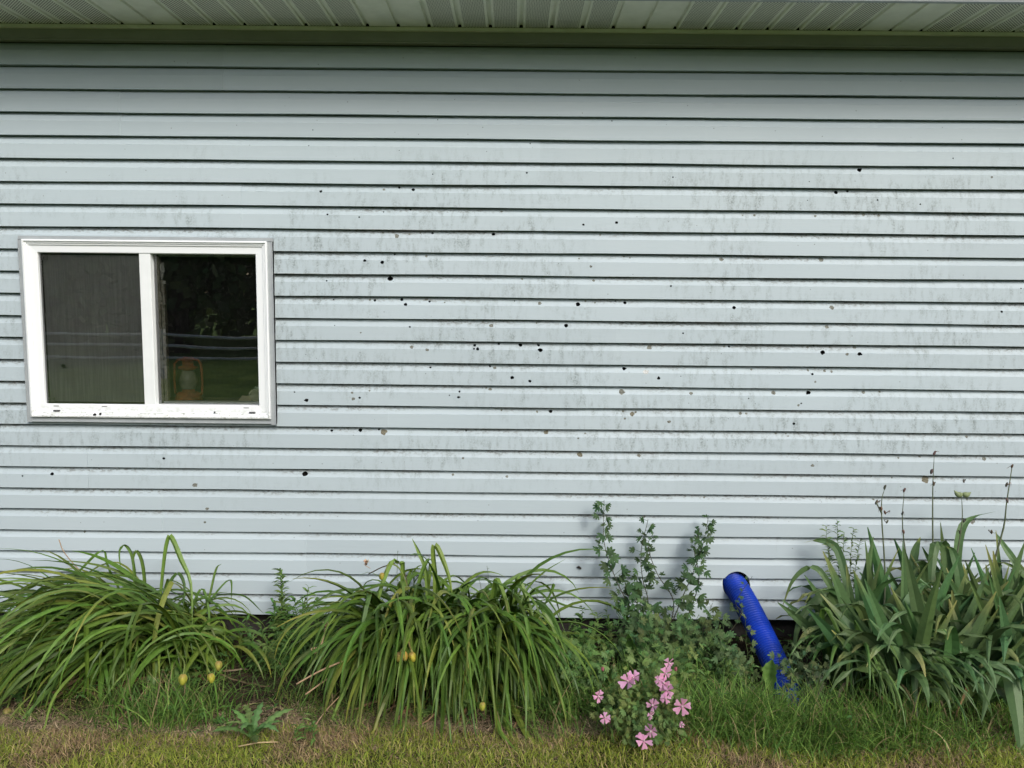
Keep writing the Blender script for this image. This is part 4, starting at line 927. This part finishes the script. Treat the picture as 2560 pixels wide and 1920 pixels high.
def mallow_side(name, label, spots, col, seed, size=.03, n=14, group=None):
    rg = random.Random(seed); t = empty(name, (spots[0][0].x, spots[0][0].y, 0)); tag(t, label, 'mallow', group)
    g = G()
    for a, b in spots: stemleafy(g, jitterpath(a, b, rg, 8, .03), vary(col, rg, .1, .15), rg, n, size, 'palm', .0022)
    g.build('stems_and_leaves', M_WEED, t); return t
sp = []; rg = random.Random(5)
for (x, y) in [(1612,1330),(1598,1392),(1580,1395),(1600,1420),(1700,1385),(1700,1430),(1725,1410),(1755,1385),(1765,1420),(1560,1380),(1745,1355),(1620,1440)]:
    sp.append((Vector((da(1650 + (x - 1650) * .85, 1450, -.5).x, -.5 + rg.uniform(-.06, .1), 0)), da(x, y, -.55 + rg.uniform(-.08, .05))))
mallow_side('mallow', 'sprawling grey green mallow shoots crossing in front of the blue hose', sp, (0.095, 0.15, 0.06), 8, .034, 10)
def flower(parent, p, r, rg, col=(0.70, 0.36, 0.53), tilt=None, openness=1.0):
    g = G(); n = (tilt or Vector((rg.uniform(-.9, .9), -1, rg.uniform(-.1, 1.3)))).normalized(); x = n.orthogonal().normalized(); y = n.cross(x); a0 = rg.uniform(0, 6.28)
    for k in range(5):
        a = a0 + k * 2 * math.pi / 5 + rg.uniform(-.12, .12); d = x * math.cos(a) + y * math.sin(a); s = n.cross(d); L = r * rg.uniform(.88, 1.08); lift = rg.uniform(.15, .7) / openness
        c = vary(col, rg, .05, .12); pale = lerp(c, (0.8, 0.55, 0.68), .5); deep = lerp(c, (0.5, 0.10, 0.28), .22); curl = rg.uniform(-.25, .35); a1 = rg.uniform(-.25, .25)
        rows = []; cols = []
        for u, w_ in ((.04, .1), (.3, .28), (.55, .52), (.8, .74), (1.0, .78)):
            rows.append([tuple(p + d * L * (u - (0.10 if (u == 1.0 and q == 2) else 0) - (.05 if u == 1.0 and q in (0, 4) else 0)) + n * L * (lift * u * (1.2 - u * .6) - curl * u * u * u + a1 * u * (q - 2) / 2) + s * L * w_ * (q - 2) / 4 + n * (.07 * L * ((q % 2) * 2 - 1) * u)) for q in range(5)])
            cols.append(lerp(deep, c, min(1, u * 1.6)) if u < .6 else lerp(c, pale, (u - .6)))
        g.quadstrip(rows, cols)
    f = g.build('flower', M_PETAL, parent, True)
    g = G(); g.lathe([(.0005, 0), (.003, .002), (.0035, .007), (.002, .011), (.0003, .013)], p, n, (0.72, 0.62, 0.6), 7); g.build('stamen', M_PETAL, f, True)
def pink_mallow():
    rg = random.Random(77); c0 = dg(1400, 1590); t = empty('mallow', (c0.x, c0.y, 0)); tag(t, 'low bushy mallow with pale pink notched flowers at the lawn edge', 'mallow')
    g = G(); base = Vector((c0.x, -.80, 0))
    for i in range(120):
        x, y = rg.uniform(1285, 1500), rg.uniform(1440, 1612)
        if (x - 1392) ** 2 / 110 ** 2 + (y - 1528) ** 2 / 88 ** 2 > 1.05: continue
        Y = -.82 - .13 * (y - 1450) / 150 + rg.uniform(-.05, .06)
        b = da(x, y, Y); a = base + Vector((rg.uniform(-.08, .08), rg.uniform(-.06, .05), 0)); a.z = gz(a.x, a.y)
        stemleafy(g, jitterpath(a, b, rg, 8, .03, Vector((0, 0, .02))), vary((0.13, 0.20, 0.055), rg, .1, .25), rg, 13, .030, 'palm', .0018, start=.3)
    g.build('stems_and_leaves', M_WEED, t)
    for x, y, r in [(1357,1472,.037),(1368,1464,.03),(1292,1503,.025),(1444,1432,.025),(1437,1455,.027),(1432,1477,.032),(1441,1492,.033),(1437,1508,.025),(1474,1525,.038),(1411,1524,.027),(1404,1545,.022),(1306,1551,.024),(1407,1578,.030),(1390,1601,.034),(1472,1566,.013),(1425,1470,.022)]:
        flower(t, da(x, y, -.90 - .12 * (y - 1430) / 170), r * .84, rg)
    for x, y in [(1302,1445),(1360,1556),(1316,1560),(1325,1440),(1460,1445),(1380,1575)]:
        g = G(); p = da(x, y, -.90); pod(g, p, .006, (0.45, 0.16, 0.2) if rg.random() < .6 else (0.2, .25, .1), rg); g.tube([p, p + Vector((.005, .01, -.05))], .0012, MG2, 4); g.build('bud', M_PETAL, t, True)
pink_mallow()

# --- weeds along the wall and between the clumps
WG = (0.115, 0.205, 0.050); WG2 = (0.090, 0.170, 0.042)
def weed(label, stems, col, kind, size, n, seed, cat='weed', name='weed', group=None, stemr=.002, start=.1):
    rg = random.Random(seed); a0 = stems[0][0]; t = empty(name, (a0.x, a0.y, 0)); tag(t, label, cat, group)
    g = G()
    for a, b in stems: stemleafy(g, jitterpath(a, b, rg, 10, .015), vary(col, rg, .08, .1), rg, n, size, kind, stemr, start=start)
    g.build('stems_and_leaves', M_WEED, t); return t
def gp(x, Y): 
    p = da(x, 1400, Y); p.z = gz(p.x, Y); return p
weed('tall slender weed with whorls of narrow leaves, right of the left daylily clump', [(gp(605, -.2), da(605, 1228, -.16)), (gp(607, -.2), da(608, 1238, -.17)), (gp(598, -.2), da(590, 1300, -.2)), (gp(612, -.22), da(622, 1310, -.2))], WG, 'lance', .075, 64, 1, stemr=.003)
weed('bushy bright green weed against the siding left of the middle daylily clump', [(gp(665, -.2), da(668, 1268, -.18)), (gp(650, -.2), da(640, 1292, -.18)), (gp(680, -.22), da(690, 1290, -.2)), (gp(672, -.2), da(655, 1300, -.22))], WG, 'lance', .078, 52, 2, stemr=.003)
weed('short green weed at the wall foot just left of the middle daylily clump', [(gp(715, -.18), da(722, 1320, -.18)), (gp(735, -.2), da(750, 1312, -.2))], WG, 'lance', .065, 34, 3)
weed('green weed with starry leaf tips right of the middle daylily clump', [(gp(1255, -.2), da(1258, 1310, -.18)), (gp(1280, -.22), da(1290, 1325, -.2)), (gp(1240, -.2), da(1240, 1335, -.2))], WG, 'lance', .068, 38, 4)
weed('narrow leaved weed standing at the foot of the tall mallow', [(gp(1320, -.2), da(1312, 1300, -.17)), (gp(1330, -.2), da(1340, 1320, -.17)), (gp(1305, -.2), da(1318, 1335, -.2))], WG2, 'lance', .05, 34, 5)
weed('pale feathery wisp of weed rising above the left end of the iris clump', [(gp(1815, -.2), da(1785, 1135, -.12)), (gp(1820, -.2), da(1810, 1125, -.12)), (gp(1825, -.2), da(1845, 1140, -.12)), (gp(1818, -.2), da(1825, 1150, -.14)), (gp(1822, -.2), da(1860, 1165, -.13)), (gp(1815, -.2), da(1790, 1165, -.13))], (0.13, 0.20, 0.07), 'lance', .055, 60, 6, start=.4)
weed('thin feathery weed poking out of the top of the middle daylily clump', [(gp(1050, -.3), da(1052, 1222, -.2)), (gp(1060, -.3), da(1068, 1250, -.2)), (gp(860, -.3), da(858, 1190, -.2)), (gp(1045, -.3), da(1035, 1250, -.22))], (0.10, 0.14, 0.07), 'thin', .024, 30, 7, start=.5)
weed('dark ferny weed filling the back left of the middle daylily clump', [(gp(790 + 8 * k, -.25), da(775 + 11 * k, 1275 + (k * 37) % 50, -.2)) for k in range(8)], WG2, 'thin', .04, 44, 8)
weed('leafy green weed between the two daylily clumps, drooping narrow leaves', [(gp(540 + 9 * k, -.3 - .02 * (k % 5)), da(530 + 11 * k, 1330 + (k * 41) % 110, -.36 - .03 * (k % 5))) for k in range(18)], WG2, 'lance', .06, 26, 9)
def rosette(label, p, n, L, w_, col, seed, el=(10, 60), cat='weed', group=None, toothed=True, name='weed', az0=0, az1=6.283):
    rg = random.Random(seed); t = empty(name, (p.x, p.y, 0)); tag(t, label, cat, group); g = G(); p = p.copy(); p.z = gz(p.x, p.y) + .005
    for i in range(n):
        az = az0 + (az1 - az0) * (i + rg.random() * .6) / n; pts = arch(p, az, R(rg.uniform(*el)), L * rg.uniform(.7, 1.1), R(rg.uniform(-30, 5)), 1.2, 12)
        ww = [w_ * math.sin(math.pi * (0.08 + .88 * (j / 12) ** 1.3)) * ((.55 if j % 2 else 1.1) if toothed else 1) for j in range(13)]
        c = vary(col, rg)
        g.ribbon(pts, ww, Vector((-math.sin(az), math.cos(az), 0)), c, .2, rg.uniform(-.4, .4))
    g.build('leaves', M_WEED, t); return t
p = dg(545, 1590); rosette('jagged dandelion rosette in the gap between the two daylily clumps', p, 10, .17, .035, (0.12, 0.2, 0.06), 3, (40, 85), 'dandelion', name='dandelion')
p = dg(660, 1600); 
weed('small starry leaved weed at the lawn edge, lower left of the middle daylily clump', [(p, da(655, 1540, p.y)), (p + Vector((.03, 0, 0)), da(672, 1560, p.y)), (p + Vector((-.03, 0, 0)), da(640, 1565, p.y))], WG, 'lance', .045, 16, 33)
weed('leafy lance leaved weed standing just left of the pink flowers', [(gp(1265, -.5), da(1245, 1380, -.5)), (gp(1290, -.5), da(1265, 1400, -.5)), (gp(1270, -.5), da(1300, 1390, -.48))], (0.105, 0.185, 0.05), 'palm', .032, 20, 34)
weed('broad starry weed between the pink mallow and the blue hose', [(gp(1500, -.55), da(1505, 1440, -.6)), (gp(1520, -.55), da(1530, 1455, -.62)), (gp(1490, -.5), da(1480, 1430, -.55)), (gp(1570, -.5), da(1568, 1420, -.5))], WG, 'lance', .07, 13, 35, start=.5)
def big_leaf(label, base, ctrl, wd, col, name='weed', cat='weed'):
    t = empty(name, (base.x, base.y, 0)); tag(t, label, cat); g = G(); pts = smoothpath(ctrl, 12); n = len(pts)
    g.ribbon(pts, [wd * math.sin(math.pi * min(.98, .06 + .92 * j / (n - 1))) ** .8 * (1 + .12 * math.sin(j * 2.2)) for j in range(n)], Vector((1, -.5, .1)), col, .4, .5)
    g.tube([base, ctrl[0]], .002, col, 5); g.build('leaf', M_WEED, t, True)
b = gp(1668, -.6); big_leaf('single broad upright dock leaf in front of the lower blue hose', b, [da(1664, 1490, -.64), da(1662, 1450, -.64), da(1668, 1425, -.62)], .058, (0.13, 0.24, 0.05), 'dock_leaf', 'dock')
b = gp(1385, -.4); big_leaf('broad wavy dock leaf standing behind the pink mallow', b, [da(1375, 1430, -.42), da(1362, 1395, -.44), da(1358, 1370, -.45)], .05, (0.10, 0.19, 0.045), 'dock_leaf', 'dock')
weed('pale green weed sprouting where the blue hose meets the ground', [(gp(1700, -.62), da(1715, 1450, -.66)), (gp(1710, -.62), da(1745, 1480, -.68)), (gp(1705, -.62), da(1690, 1490, -.68))], (0.13, 0.21, 0.07), 'lance', .06, 12, 36, start=.5)
weed('small pale weed with upright tip in the tall grass below the hose end', [(dg(1995 * .86 + 120, 1580), da(1835, 1530, -.9))], WG, 'lance', .03, 14, 37)

# --- low ground cover, wild grass, thatch, lawn (nobody could count these)
def field(name, label, cat, n, posf, lenf, widf, colf, mat, curl=1.0, segs=4, seed=1, elr=(40, 90)):
    rs = np.random.RandomState(seed)
    x, y = posf(rs, n); n = len(x)
    z0 = np.array([gz(a, b) for a, b in zip(x, y)]) - .003
    az = rs.uniform(0, 2 * np.pi, n); el = np.radians(rs.uniform(elr[0], elr[1], n)); L = lenf(rs, n, x, y); W = widf(rs, n)
    el1 = el - rs.uniform(.3, 1.6, n) * curl; sw = rs.uniform(-1, 1, n) * curl
    cx, cy, cz = x.copy(), y.copy(), z0.copy(); rows = []
    sa = rs.uniform(-.9, .9, n)          # blades turn roughly broadside in random directions
    for i in range(segs + 1):
        u = i / segs; w_ = W * (1 - u ** 1.8) * .5 + 1e-5
        a = az + sw * u; sxv, syv = -np.sin(a + sa), np.cos(a + sa)
        rows.append(np.stack([cx - sxv * w_, cy - syv * w_, cz, cx + sxv * w_, cy + syv * w_, cz], 1).reshape(n, 2, 3))
        e = el + (el1 - el) * (u + .5 / segs); ds = L / segs
        cx = cx + np.cos(a) * np.cos(e) * ds; cy = np.minimum(cy + np.sin(a) * np.cos(e) * ds, -.02); cz = np.maximum(cz + np.sin(e) * ds, z0 + .004)
    V = np.stack(rows, 1).reshape(n, (segs + 1) * 2, 3).reshape(-1, 3)
    b = (np.arange(n) * (segs + 1) * 2)[:, None, None]
    q = np.array([[2 * i, 2 * i + 1, 2 * i + 3, 2 * i + 2] for i in range(segs)])[None]
    F = (b + q).reshape(-1, 4)
    me = bpy.data.meshes.new(name); me.vertices.add(len(V)); me.vertices.foreach_set('co', V.astype(np.float32).ravel())
    me.loops.add(F.size); me.loops.foreach_set('vertex_index', F.astype(np.int32).ravel())
    me.polygons.add(len(F)); me.polygons.foreach_set('loop_start', np.arange(0, F.size, 4, dtype=np.int32)); me.polygons.foreach_set('loop_total', np.full(len(F), 4, np.int32))
    me.update(calc_edges=True)
    col = colf(rs, n, x, y); cc = np.ones((n, (segs + 1) * 2, 4), np.float32); cc[:, :, :3] = col[:, None, :]
    at_ = me.attributes.new('tint', 'FLOAT_COLOR', 'POINT'); at_.data.foreach_set('color', cc.ravel())
    o = link(name, me, mat, None, True); tag(o, label, cat, kind='stuff'); return o
def mixcols(rs, n, cols, probs, v=.42):
    c = np.array(cols)[rs.choice(len(cols), n, p=probs)]; return c * (1 + rs.uniform(-v, v, (n, 1)))
def pnoise(x, y, s, o=0): return np.array([noise.noise(Vector((a * s, b * s, o))) for a, b in zip(x, y)])
EDGE = -0.88
def lawnpos(rs, n):
    x = rs.uniform(-3.2, 3.2, n); y = EDGE + .03 - np.abs(rs.beta(1, 4.0, n)) * 2.4
    k = y < EDGE + .03 + .07 * pnoise(x, y * 0, 3, 2) ; return x[k], y[k]
def lawncol(rs, n, x, y):  # straw and green in patches
    g1 = mixcols(rs, n, [(0.30, 0.34, 0.055), (0.20, 0.27, 0.045), (0.48, 0.40, 0.17), (0.32, 0.23, 0.12)], [.50, .32, .12, .06])
    d = pnoise(x, y, 2.2, 4); dead = d > .26 + rs.uniform(-.12, .12, n); dead |= (y > EDGE - .05) & (rs.rand(n) < .35)
    g2 = mixcols(rs, n, [(0.42, 0.31, 0.17), (0.28, 0.20, 0.11), (0.25, 0.28, 0.06)], [.4, .35, .25]); g1[dead] = g2[dead]; return g1
field('lawn', 'short yellowish green mown lawn along the bottom', 'grass', 120000, lawnpos, lambda rs, n, x, y: rs.uniform(.018, .05, n), lambda rs, n: rs.uniform(.0022, .0042, n), lawncol, M_GRASS, 1.0, 3, 1, (35, 90))
def thpos(rs, n):
    x = rs.uniform(-3.0, 3.0, n); y = rs.normal(-.83, .10, n) + .05 * pnoise(x, x * 0, 2.5, 8)
    k = (pnoise(x, y, 2.6, 3) > -.25 + rs.uniform(-.1, .1, n)) & (y > -1.2); return x[k], y[k]
field('thatch', 'brown dead grass clippings strewn between bed and lawn', 'dead grass', 62000, thpos, lambda rs, n, x, y: rs.uniform(.025, .085, n), lambda rs, n: rs.uniform(.0014, .0032, n), lambda rs, n, x, y: mixcols(rs, n, [(0.32, 0.235, 0.15), (0.20, 0.145, 0.09), (0.48, 0.37, 0.23), (0.16, 0.19, 0.06)], [.36, .34, .16, .14]), M_DRY, 2.2, 4, 2, (0, 45))
def wgpos(rs, n):
    # tufts: dense right of the pink mallow, thin elsewhere
    c = [(.88, -.80, .20, .07, .40), (.5, -.55, .18, .08, .06), (1.3, -.86, .26, .05, .22), (0.15, -.62, .10, .1, .06), (-1.35, -.72, .12, .06, .06), (2.0, -.70, .35, .1, .14)]
    pr_ = np.array([a[4] for a in c]); idx = rs.choice(len(c), n, p=pr_ / pr_.sum()); A = np.array(c)[idx]
    x = A[:, 0] + rs.normal(0, 1, n) * A[:, 2]; y = np.clip(A[:, 1] + rs.normal(0, 1, n) * A[:, 3], -1.0, -.12)
    return x, y
field('wild_grass', 'long soft green grass growing between the pink mallow and the iris clump', 'grass', 8500, wgpos, lambda rs, n, x, y: rs.uniform(.08, .25, n) * (1 - .35 * (x > 1.6)) * (1 - .3 * (y < -.84)), lambda rs, n: rs.uniform(.003, .0062, n), lambda rs, n, x, y: mixcols(rs, n, [(0.125, 0.235, 0.045), (0.085, 0.17, 0.038), (0.21, 0.31, 0.07), (0.32, 0.26, 0.13)], [.38, .32, .2, .10], .5), M_GRASS, 1.2, 6, 3, (50, 90))
def bedpos(rs, n):
    x = rs.uniform(-3.2, 3.2, n); y = rs.uniform(-.80, -.04, n); k = pnoise(x, y, 3, 6) > -.12 - .2 * (np.abs(x - .45) < .4); return x[k], y[k]
field('bed_grass', 'dark green grass blades scattered through the flower bed', 'grass', 9000, bedpos, lambda rs, n, x, y: rs.uniform(.05, .17, n), lambda rs, n: rs.uniform(.002, .005, n), lambda rs, n, x, y: mixcols(rs, n, [(0.07, 0.13, 0.03), (0.10, 0.17, 0.04), (0.16, 0.12, 0.06)], [.5, .35, .15]), M_GRASS, 1.4, 5, 4, (35, 88))
def cover():
    rg = random.Random(91); g = G()
    for i in range(3600):
        x = rg.uniform(-3, 3.1); y = rg.uniform(-.78, -.05) if rg.random() < .8 else rg.gauss(-.5, .1)
        if noise.noise(Vector((x * 2.4, y * 2.4, 12))) < -.05 and not (0.1 < x < 1.1): continue
        z = gz(x, y) + rg.uniform(.01, .11 if .05 < x < 1.0 else .07); p = Vector((x, min(y, -.03), z)); c = vary(WG2 if rg.random() < .7 else WG, rg, .15, .3)
        if rg.random() < .5: palm_leaf(g, p, Vector((rg.uniform(-.6, .6), rg.uniform(-.9, .3), 1)), Vector((rg.uniform(-1, 1), rg.uniform(-1, 1), 0)), rg.uniform(.015, .032), c, rg, 5, .3)
        else:
            for k in range(3):
                a = rg.uniform(0, 6.28); d = Vector((math.cos(a), math.sin(a), rg.uniform(0, .8))).normalized(); L = rg.uniform(.02, .045)
                g.ribbon([p, p + d * L * .5, p + d * L - Vector((0, 0, L * .2))], [.004, L * .3, .001], Vector((-math.sin(a), math.cos(a), 0)), c, .2)
    o = g.build('ground_cover', M_WEED); tag(o, 'low leafy ground cover filling the flower bed between the clumps', 'ground cover', kind='stuff')
cover()

# small things
t = empty('moth', da(1252, 1226, 0)); tag(t, 'small dark moth resting on the siding above the middle daylily clump', 'moth')
g = G(); p = da(1251, 1226, -.006)
g.tube([p + Vector((-.012, 0, .001)), p, p + Vector((.006, 0, -.001))], [.002, .004, .002], (.03, .028, .025), 7)
for s in (0, 1): g.ribbon([p + Vector((-.012, -.001, .002)), p + Vector((-.002, -.005, .004)), p + Vector((.010, -.003, -.002 - s * .004))], [.004, .012, .005], Vector((0, .3, 1)), (.04, .036, .032), .2)
g.build('body', M_DRY, t)
g = G()
p = dg(560, 1613); 
t = empty('dry_twig', (p.x, p.y, 0)); tag(t, 'pale straw stalk lying on the lawn edge below the dandelion', 'twig')
a, b = dg(515, 1622), dg(600, 1612); a.z = b.z = gz(a.x, a.y) + .03; g.tube([a, a.lerp(b, .5) + Vector((0, 0, .006)), b], .0028, (.42, .32, .17), 6); g.build('stalk', M_DRY, t, True)

# ------------------------------------------------------------ behind the camera: what the window mirrors and what shades the low sky
M_TREE = leafmat('tree_leaf', 0.6, 0.2, 0.3, 0.2); M_BARK = plain('bark', (0.07, 0.055, 0.04), 0.9, (0.04, 0.03, 0.025), 20, 0.5)
def make_tree(seed, h, r):
    rg = random.Random(seed); t = empty('tree', (0, 0, 0)); g = G()
    g.tube([Vector((0, 0, -.2)), Vector((.1, .05, h * .3)), Vector((0, .1, h * .6)), Vector((.1, 0, h * .9))], [.24, .18, .11, .03], (1, 1, 1), 9)
    cl = []
    for i in range(26):
        a = rg.uniform(0, 6.28); z = h * rg.uniform(.10, .97); rr = r * math.sqrt(max(0.05, 1 - ((z / h - .45) / .6) ** 2)) * rg.uniform(.3, .95); cl.append(Vector((math.cos(a) * rr, math.sin(a) * rr, z)))
        g.tube([Vector((0, 0, max(.5, z - h * .15))), cl[-1]], [.06, .015], (1, 1, 1), 5)
    g.build('trunk', M_BARK, t, True); g = G()
    for c in cl:
        for k in range(120):
            d = Vector((rg.gauss(0, 1), rg.gauss(0, 1), rg.gauss(0, .7))); p = c + d * r * .24; s = rg.uniform(.14, .30); n_ = Vector((rg.uniform(-1, 1), rg.uniform(-1, 1), rg.uniform(-.3, 1))).normalized(); x = n_.orthogonal().normalized() * s; y = n_.cross(x) * .6
            if p.z < .1: continue
            g.poly([p - x, p - y, p + x, p + y], vary((0.075, 0.13, 0.035), rg, .15, .45))
    g.build('crown', M_TREE, t); return t
A = [make_tree(1, 6.6, 2.7), make_tree(2, 5.8, 2.6), make_tree(3, 7.4, 3.0)]
desc = ['leftmost'] + [a + ' from left' for a in 'second third fourth fifth sixth seventh eighth ninth tenth'.split()] + ['rightmost']
for i in range(11):
    x = -24 + i * 4.6 + [0, .8, -.6, .4, -.5, .7, 0, -.4, .5, -.7, 0][i]; y = -22 - 2.5 * math.sin(i * 1.7)
    s = A[i % 3]
    if i < 3: o = s
    else:
        o = s.copy(); C.collection.objects.link(o)
        for ch in s.children: c = ch.copy(); C.collection.objects.link(c); c.parent = o
    o.location = (x, y, 0); o.rotation_euler = (0, 0, i * 1.3)
    tag(o, 'dark leafy tree behind the lawn fence, %s of the row' % desc[i], 'tree', 'trees behind the lawn fence')
t = empty('rail_fence', (-5, -12, 0)); tag(t, 'weathered pale rail fence across the lawn, mirrored in the window panes', 'fence')
M_RAIL = plain('weathered_rail', (0.60, 0.58, 0.53), 0.95, (0.40, 0.38, 0.34), 6, spec=0.05)
FY = -12.0
for i in range(9):
    x = -16 + i * 3.0; g = G(); g.box((x - .06, FY - .06, -.2), (x + .06, FY + .06, .98)); bevel(g.build('post', M_RAIL, t), .01)
    if i < 8:
        for z in (.42, .66, .88):
            g = G(); sag = .04 * math.sin(i * 2.3 + z * 5)
            g.tube([Vector((x + .03, FY + .08, z)), Vector((x + 1.5, FY + .08, z - .03 + sag)), Vector((x + 2.97, FY + .08, z))], .028, (1, 1, 1), 8); g.build('rail', M_RAIL, t, True)

def woodland():
    rg = random.Random(17); g = G()
    for i in range(16000):
        x = rg.uniform(-38, 38); top = 6.2 + 2.2 * noise.noise(Vector((x * .25, 0, 4))) + 1.0 * noise.noise(Vector((x, 3, 4)))
        p = Vector((x, -28 + rg.uniform(-1.5, 1.5), rg.random() ** .8 * top)); s = rg.uniform(.2, .5); n_ = Vector((rg.uniform(-1, 1), rg.uniform(-.2, 1.4), rg.uniform(-.3, 1))).normalized(); a = n_.orthogonal().normalized() * s; b = n_.cross(a) * .7
        g.poly([p - a, p - b, p + a, p + b], vary((0.10, 0.16, 0.05), rg, .15, .35))
    o = g.build('woodland', M_TREE); tag(o, 'dense dark wood beyond the row of trees', 'woodland', kind='stuff')
woodland()

def fringepos(rs, n):
    x = rs.uniform(-3.0, 3.0, n); y = rs.uniform(-.9, -.55, n); k = pnoise(x, y, 3.2, 21) > .02 + rs.uniform(-.1, .1, n); return x[k], y[k]
field('fringe_grass', 'uneven tufts of green grass between the clumps and the lawn', 'grass', 9000, fringepos, lambda rs, n, x, y: rs.uniform(.03, .11, n), lambda rs, n: rs.uniform(.002, .0042, n), lambda rs, n, x, y: mixcols(rs, n, [(0.15, 0.24, 0.045), (0.10, 0.17, 0.035), (0.24, 0.28, 0.07), (0.30, 0.23, 0.12)], [.42, .3, .16, .12]), M_GRASS, 1.4, 5, 9, (35, 90))

MIDW = [('broad leaved pale green weed just above the topmost pink flower', 1440, 1405, 9, (0.12, 0.20, 0.055), 'palm', .042, 61), ('lush green weed between the pink flowers and the foot of the hose', 1560, 1450, 10, (0.11, 0.19, 0.05), 'lance', .06, 62), ('soft pale green weed bush left of the pink flowers beside the middle daylily', 1255, 1420, 12, (0.12, 0.20, 0.06), 'palm', .038, 63),
        ('low green weed filling in behind the pink flowers, to their left', 1235, 1385, 9, WG2, 'palm', .034, 51), ('dense mixed weed between the pink mallow and the tall dark mallow', 1400, 1395, 12, (0.08, 0.15, 0.04), 'palm', .036, 52),
        ('narrow leaved green weed in front of the tall dark mallow, nearest the hose', 1540, 1400, 8, WG, 'lance', .06, 53), ('leafy green weed at the foot of the left daylily clump, lawn side', 470, 1545, 5, WG, 'lance', .035, 54),
        ('scruffy weed growing out of the left side of the iris clump base', 1760, 1440, 7, (0.12, 0.17, 0.08), 'palm', .03, 55), ('tangle of low green weed under the middle daylily clump, right side', 1215, 1480, 8, WG2, 'lance', .05, 56)]
for lab, x, y, n_, col_, kd, sz_, sd_ in MIDW:
    q = random.Random(sd_); Y0 = -.52 if y in (1405, 1420, 1450) else -.38 if y < 1420 else (-.55 if y < 1500 else -.8)
    weed(lab, [(gp(x + q.uniform(-45, 45), Y0 + q.uniform(-.06, .06)), da(x + q.uniform(-75, 75), y + q.uniform(-35, 40), Y0 - .04 + q.uniform(-.06, .04))) for k in range(n_)], col_, kd, sz_, 18, sd_)
M_HOLE = plain('hole_black', (0.02, 0.02, 0.018), 0.9)  # domed near-black discs stand in for frame holes, their shade put into the colour
for x_, y_, r_ in ((236, 1038, .009), (250, 1035, .006), (536, 1031, .004)):
    g = G(); p = at(x_, y_, -.0325); g.lathe([(r_, .004), (r_ * .8, -.0004), (r_ * .4, -.0014), (.0003, -.0016)], p, (0, 1, 0), (1, 1, 1), 9); g.build('hole_spot', M_HOLE, win)
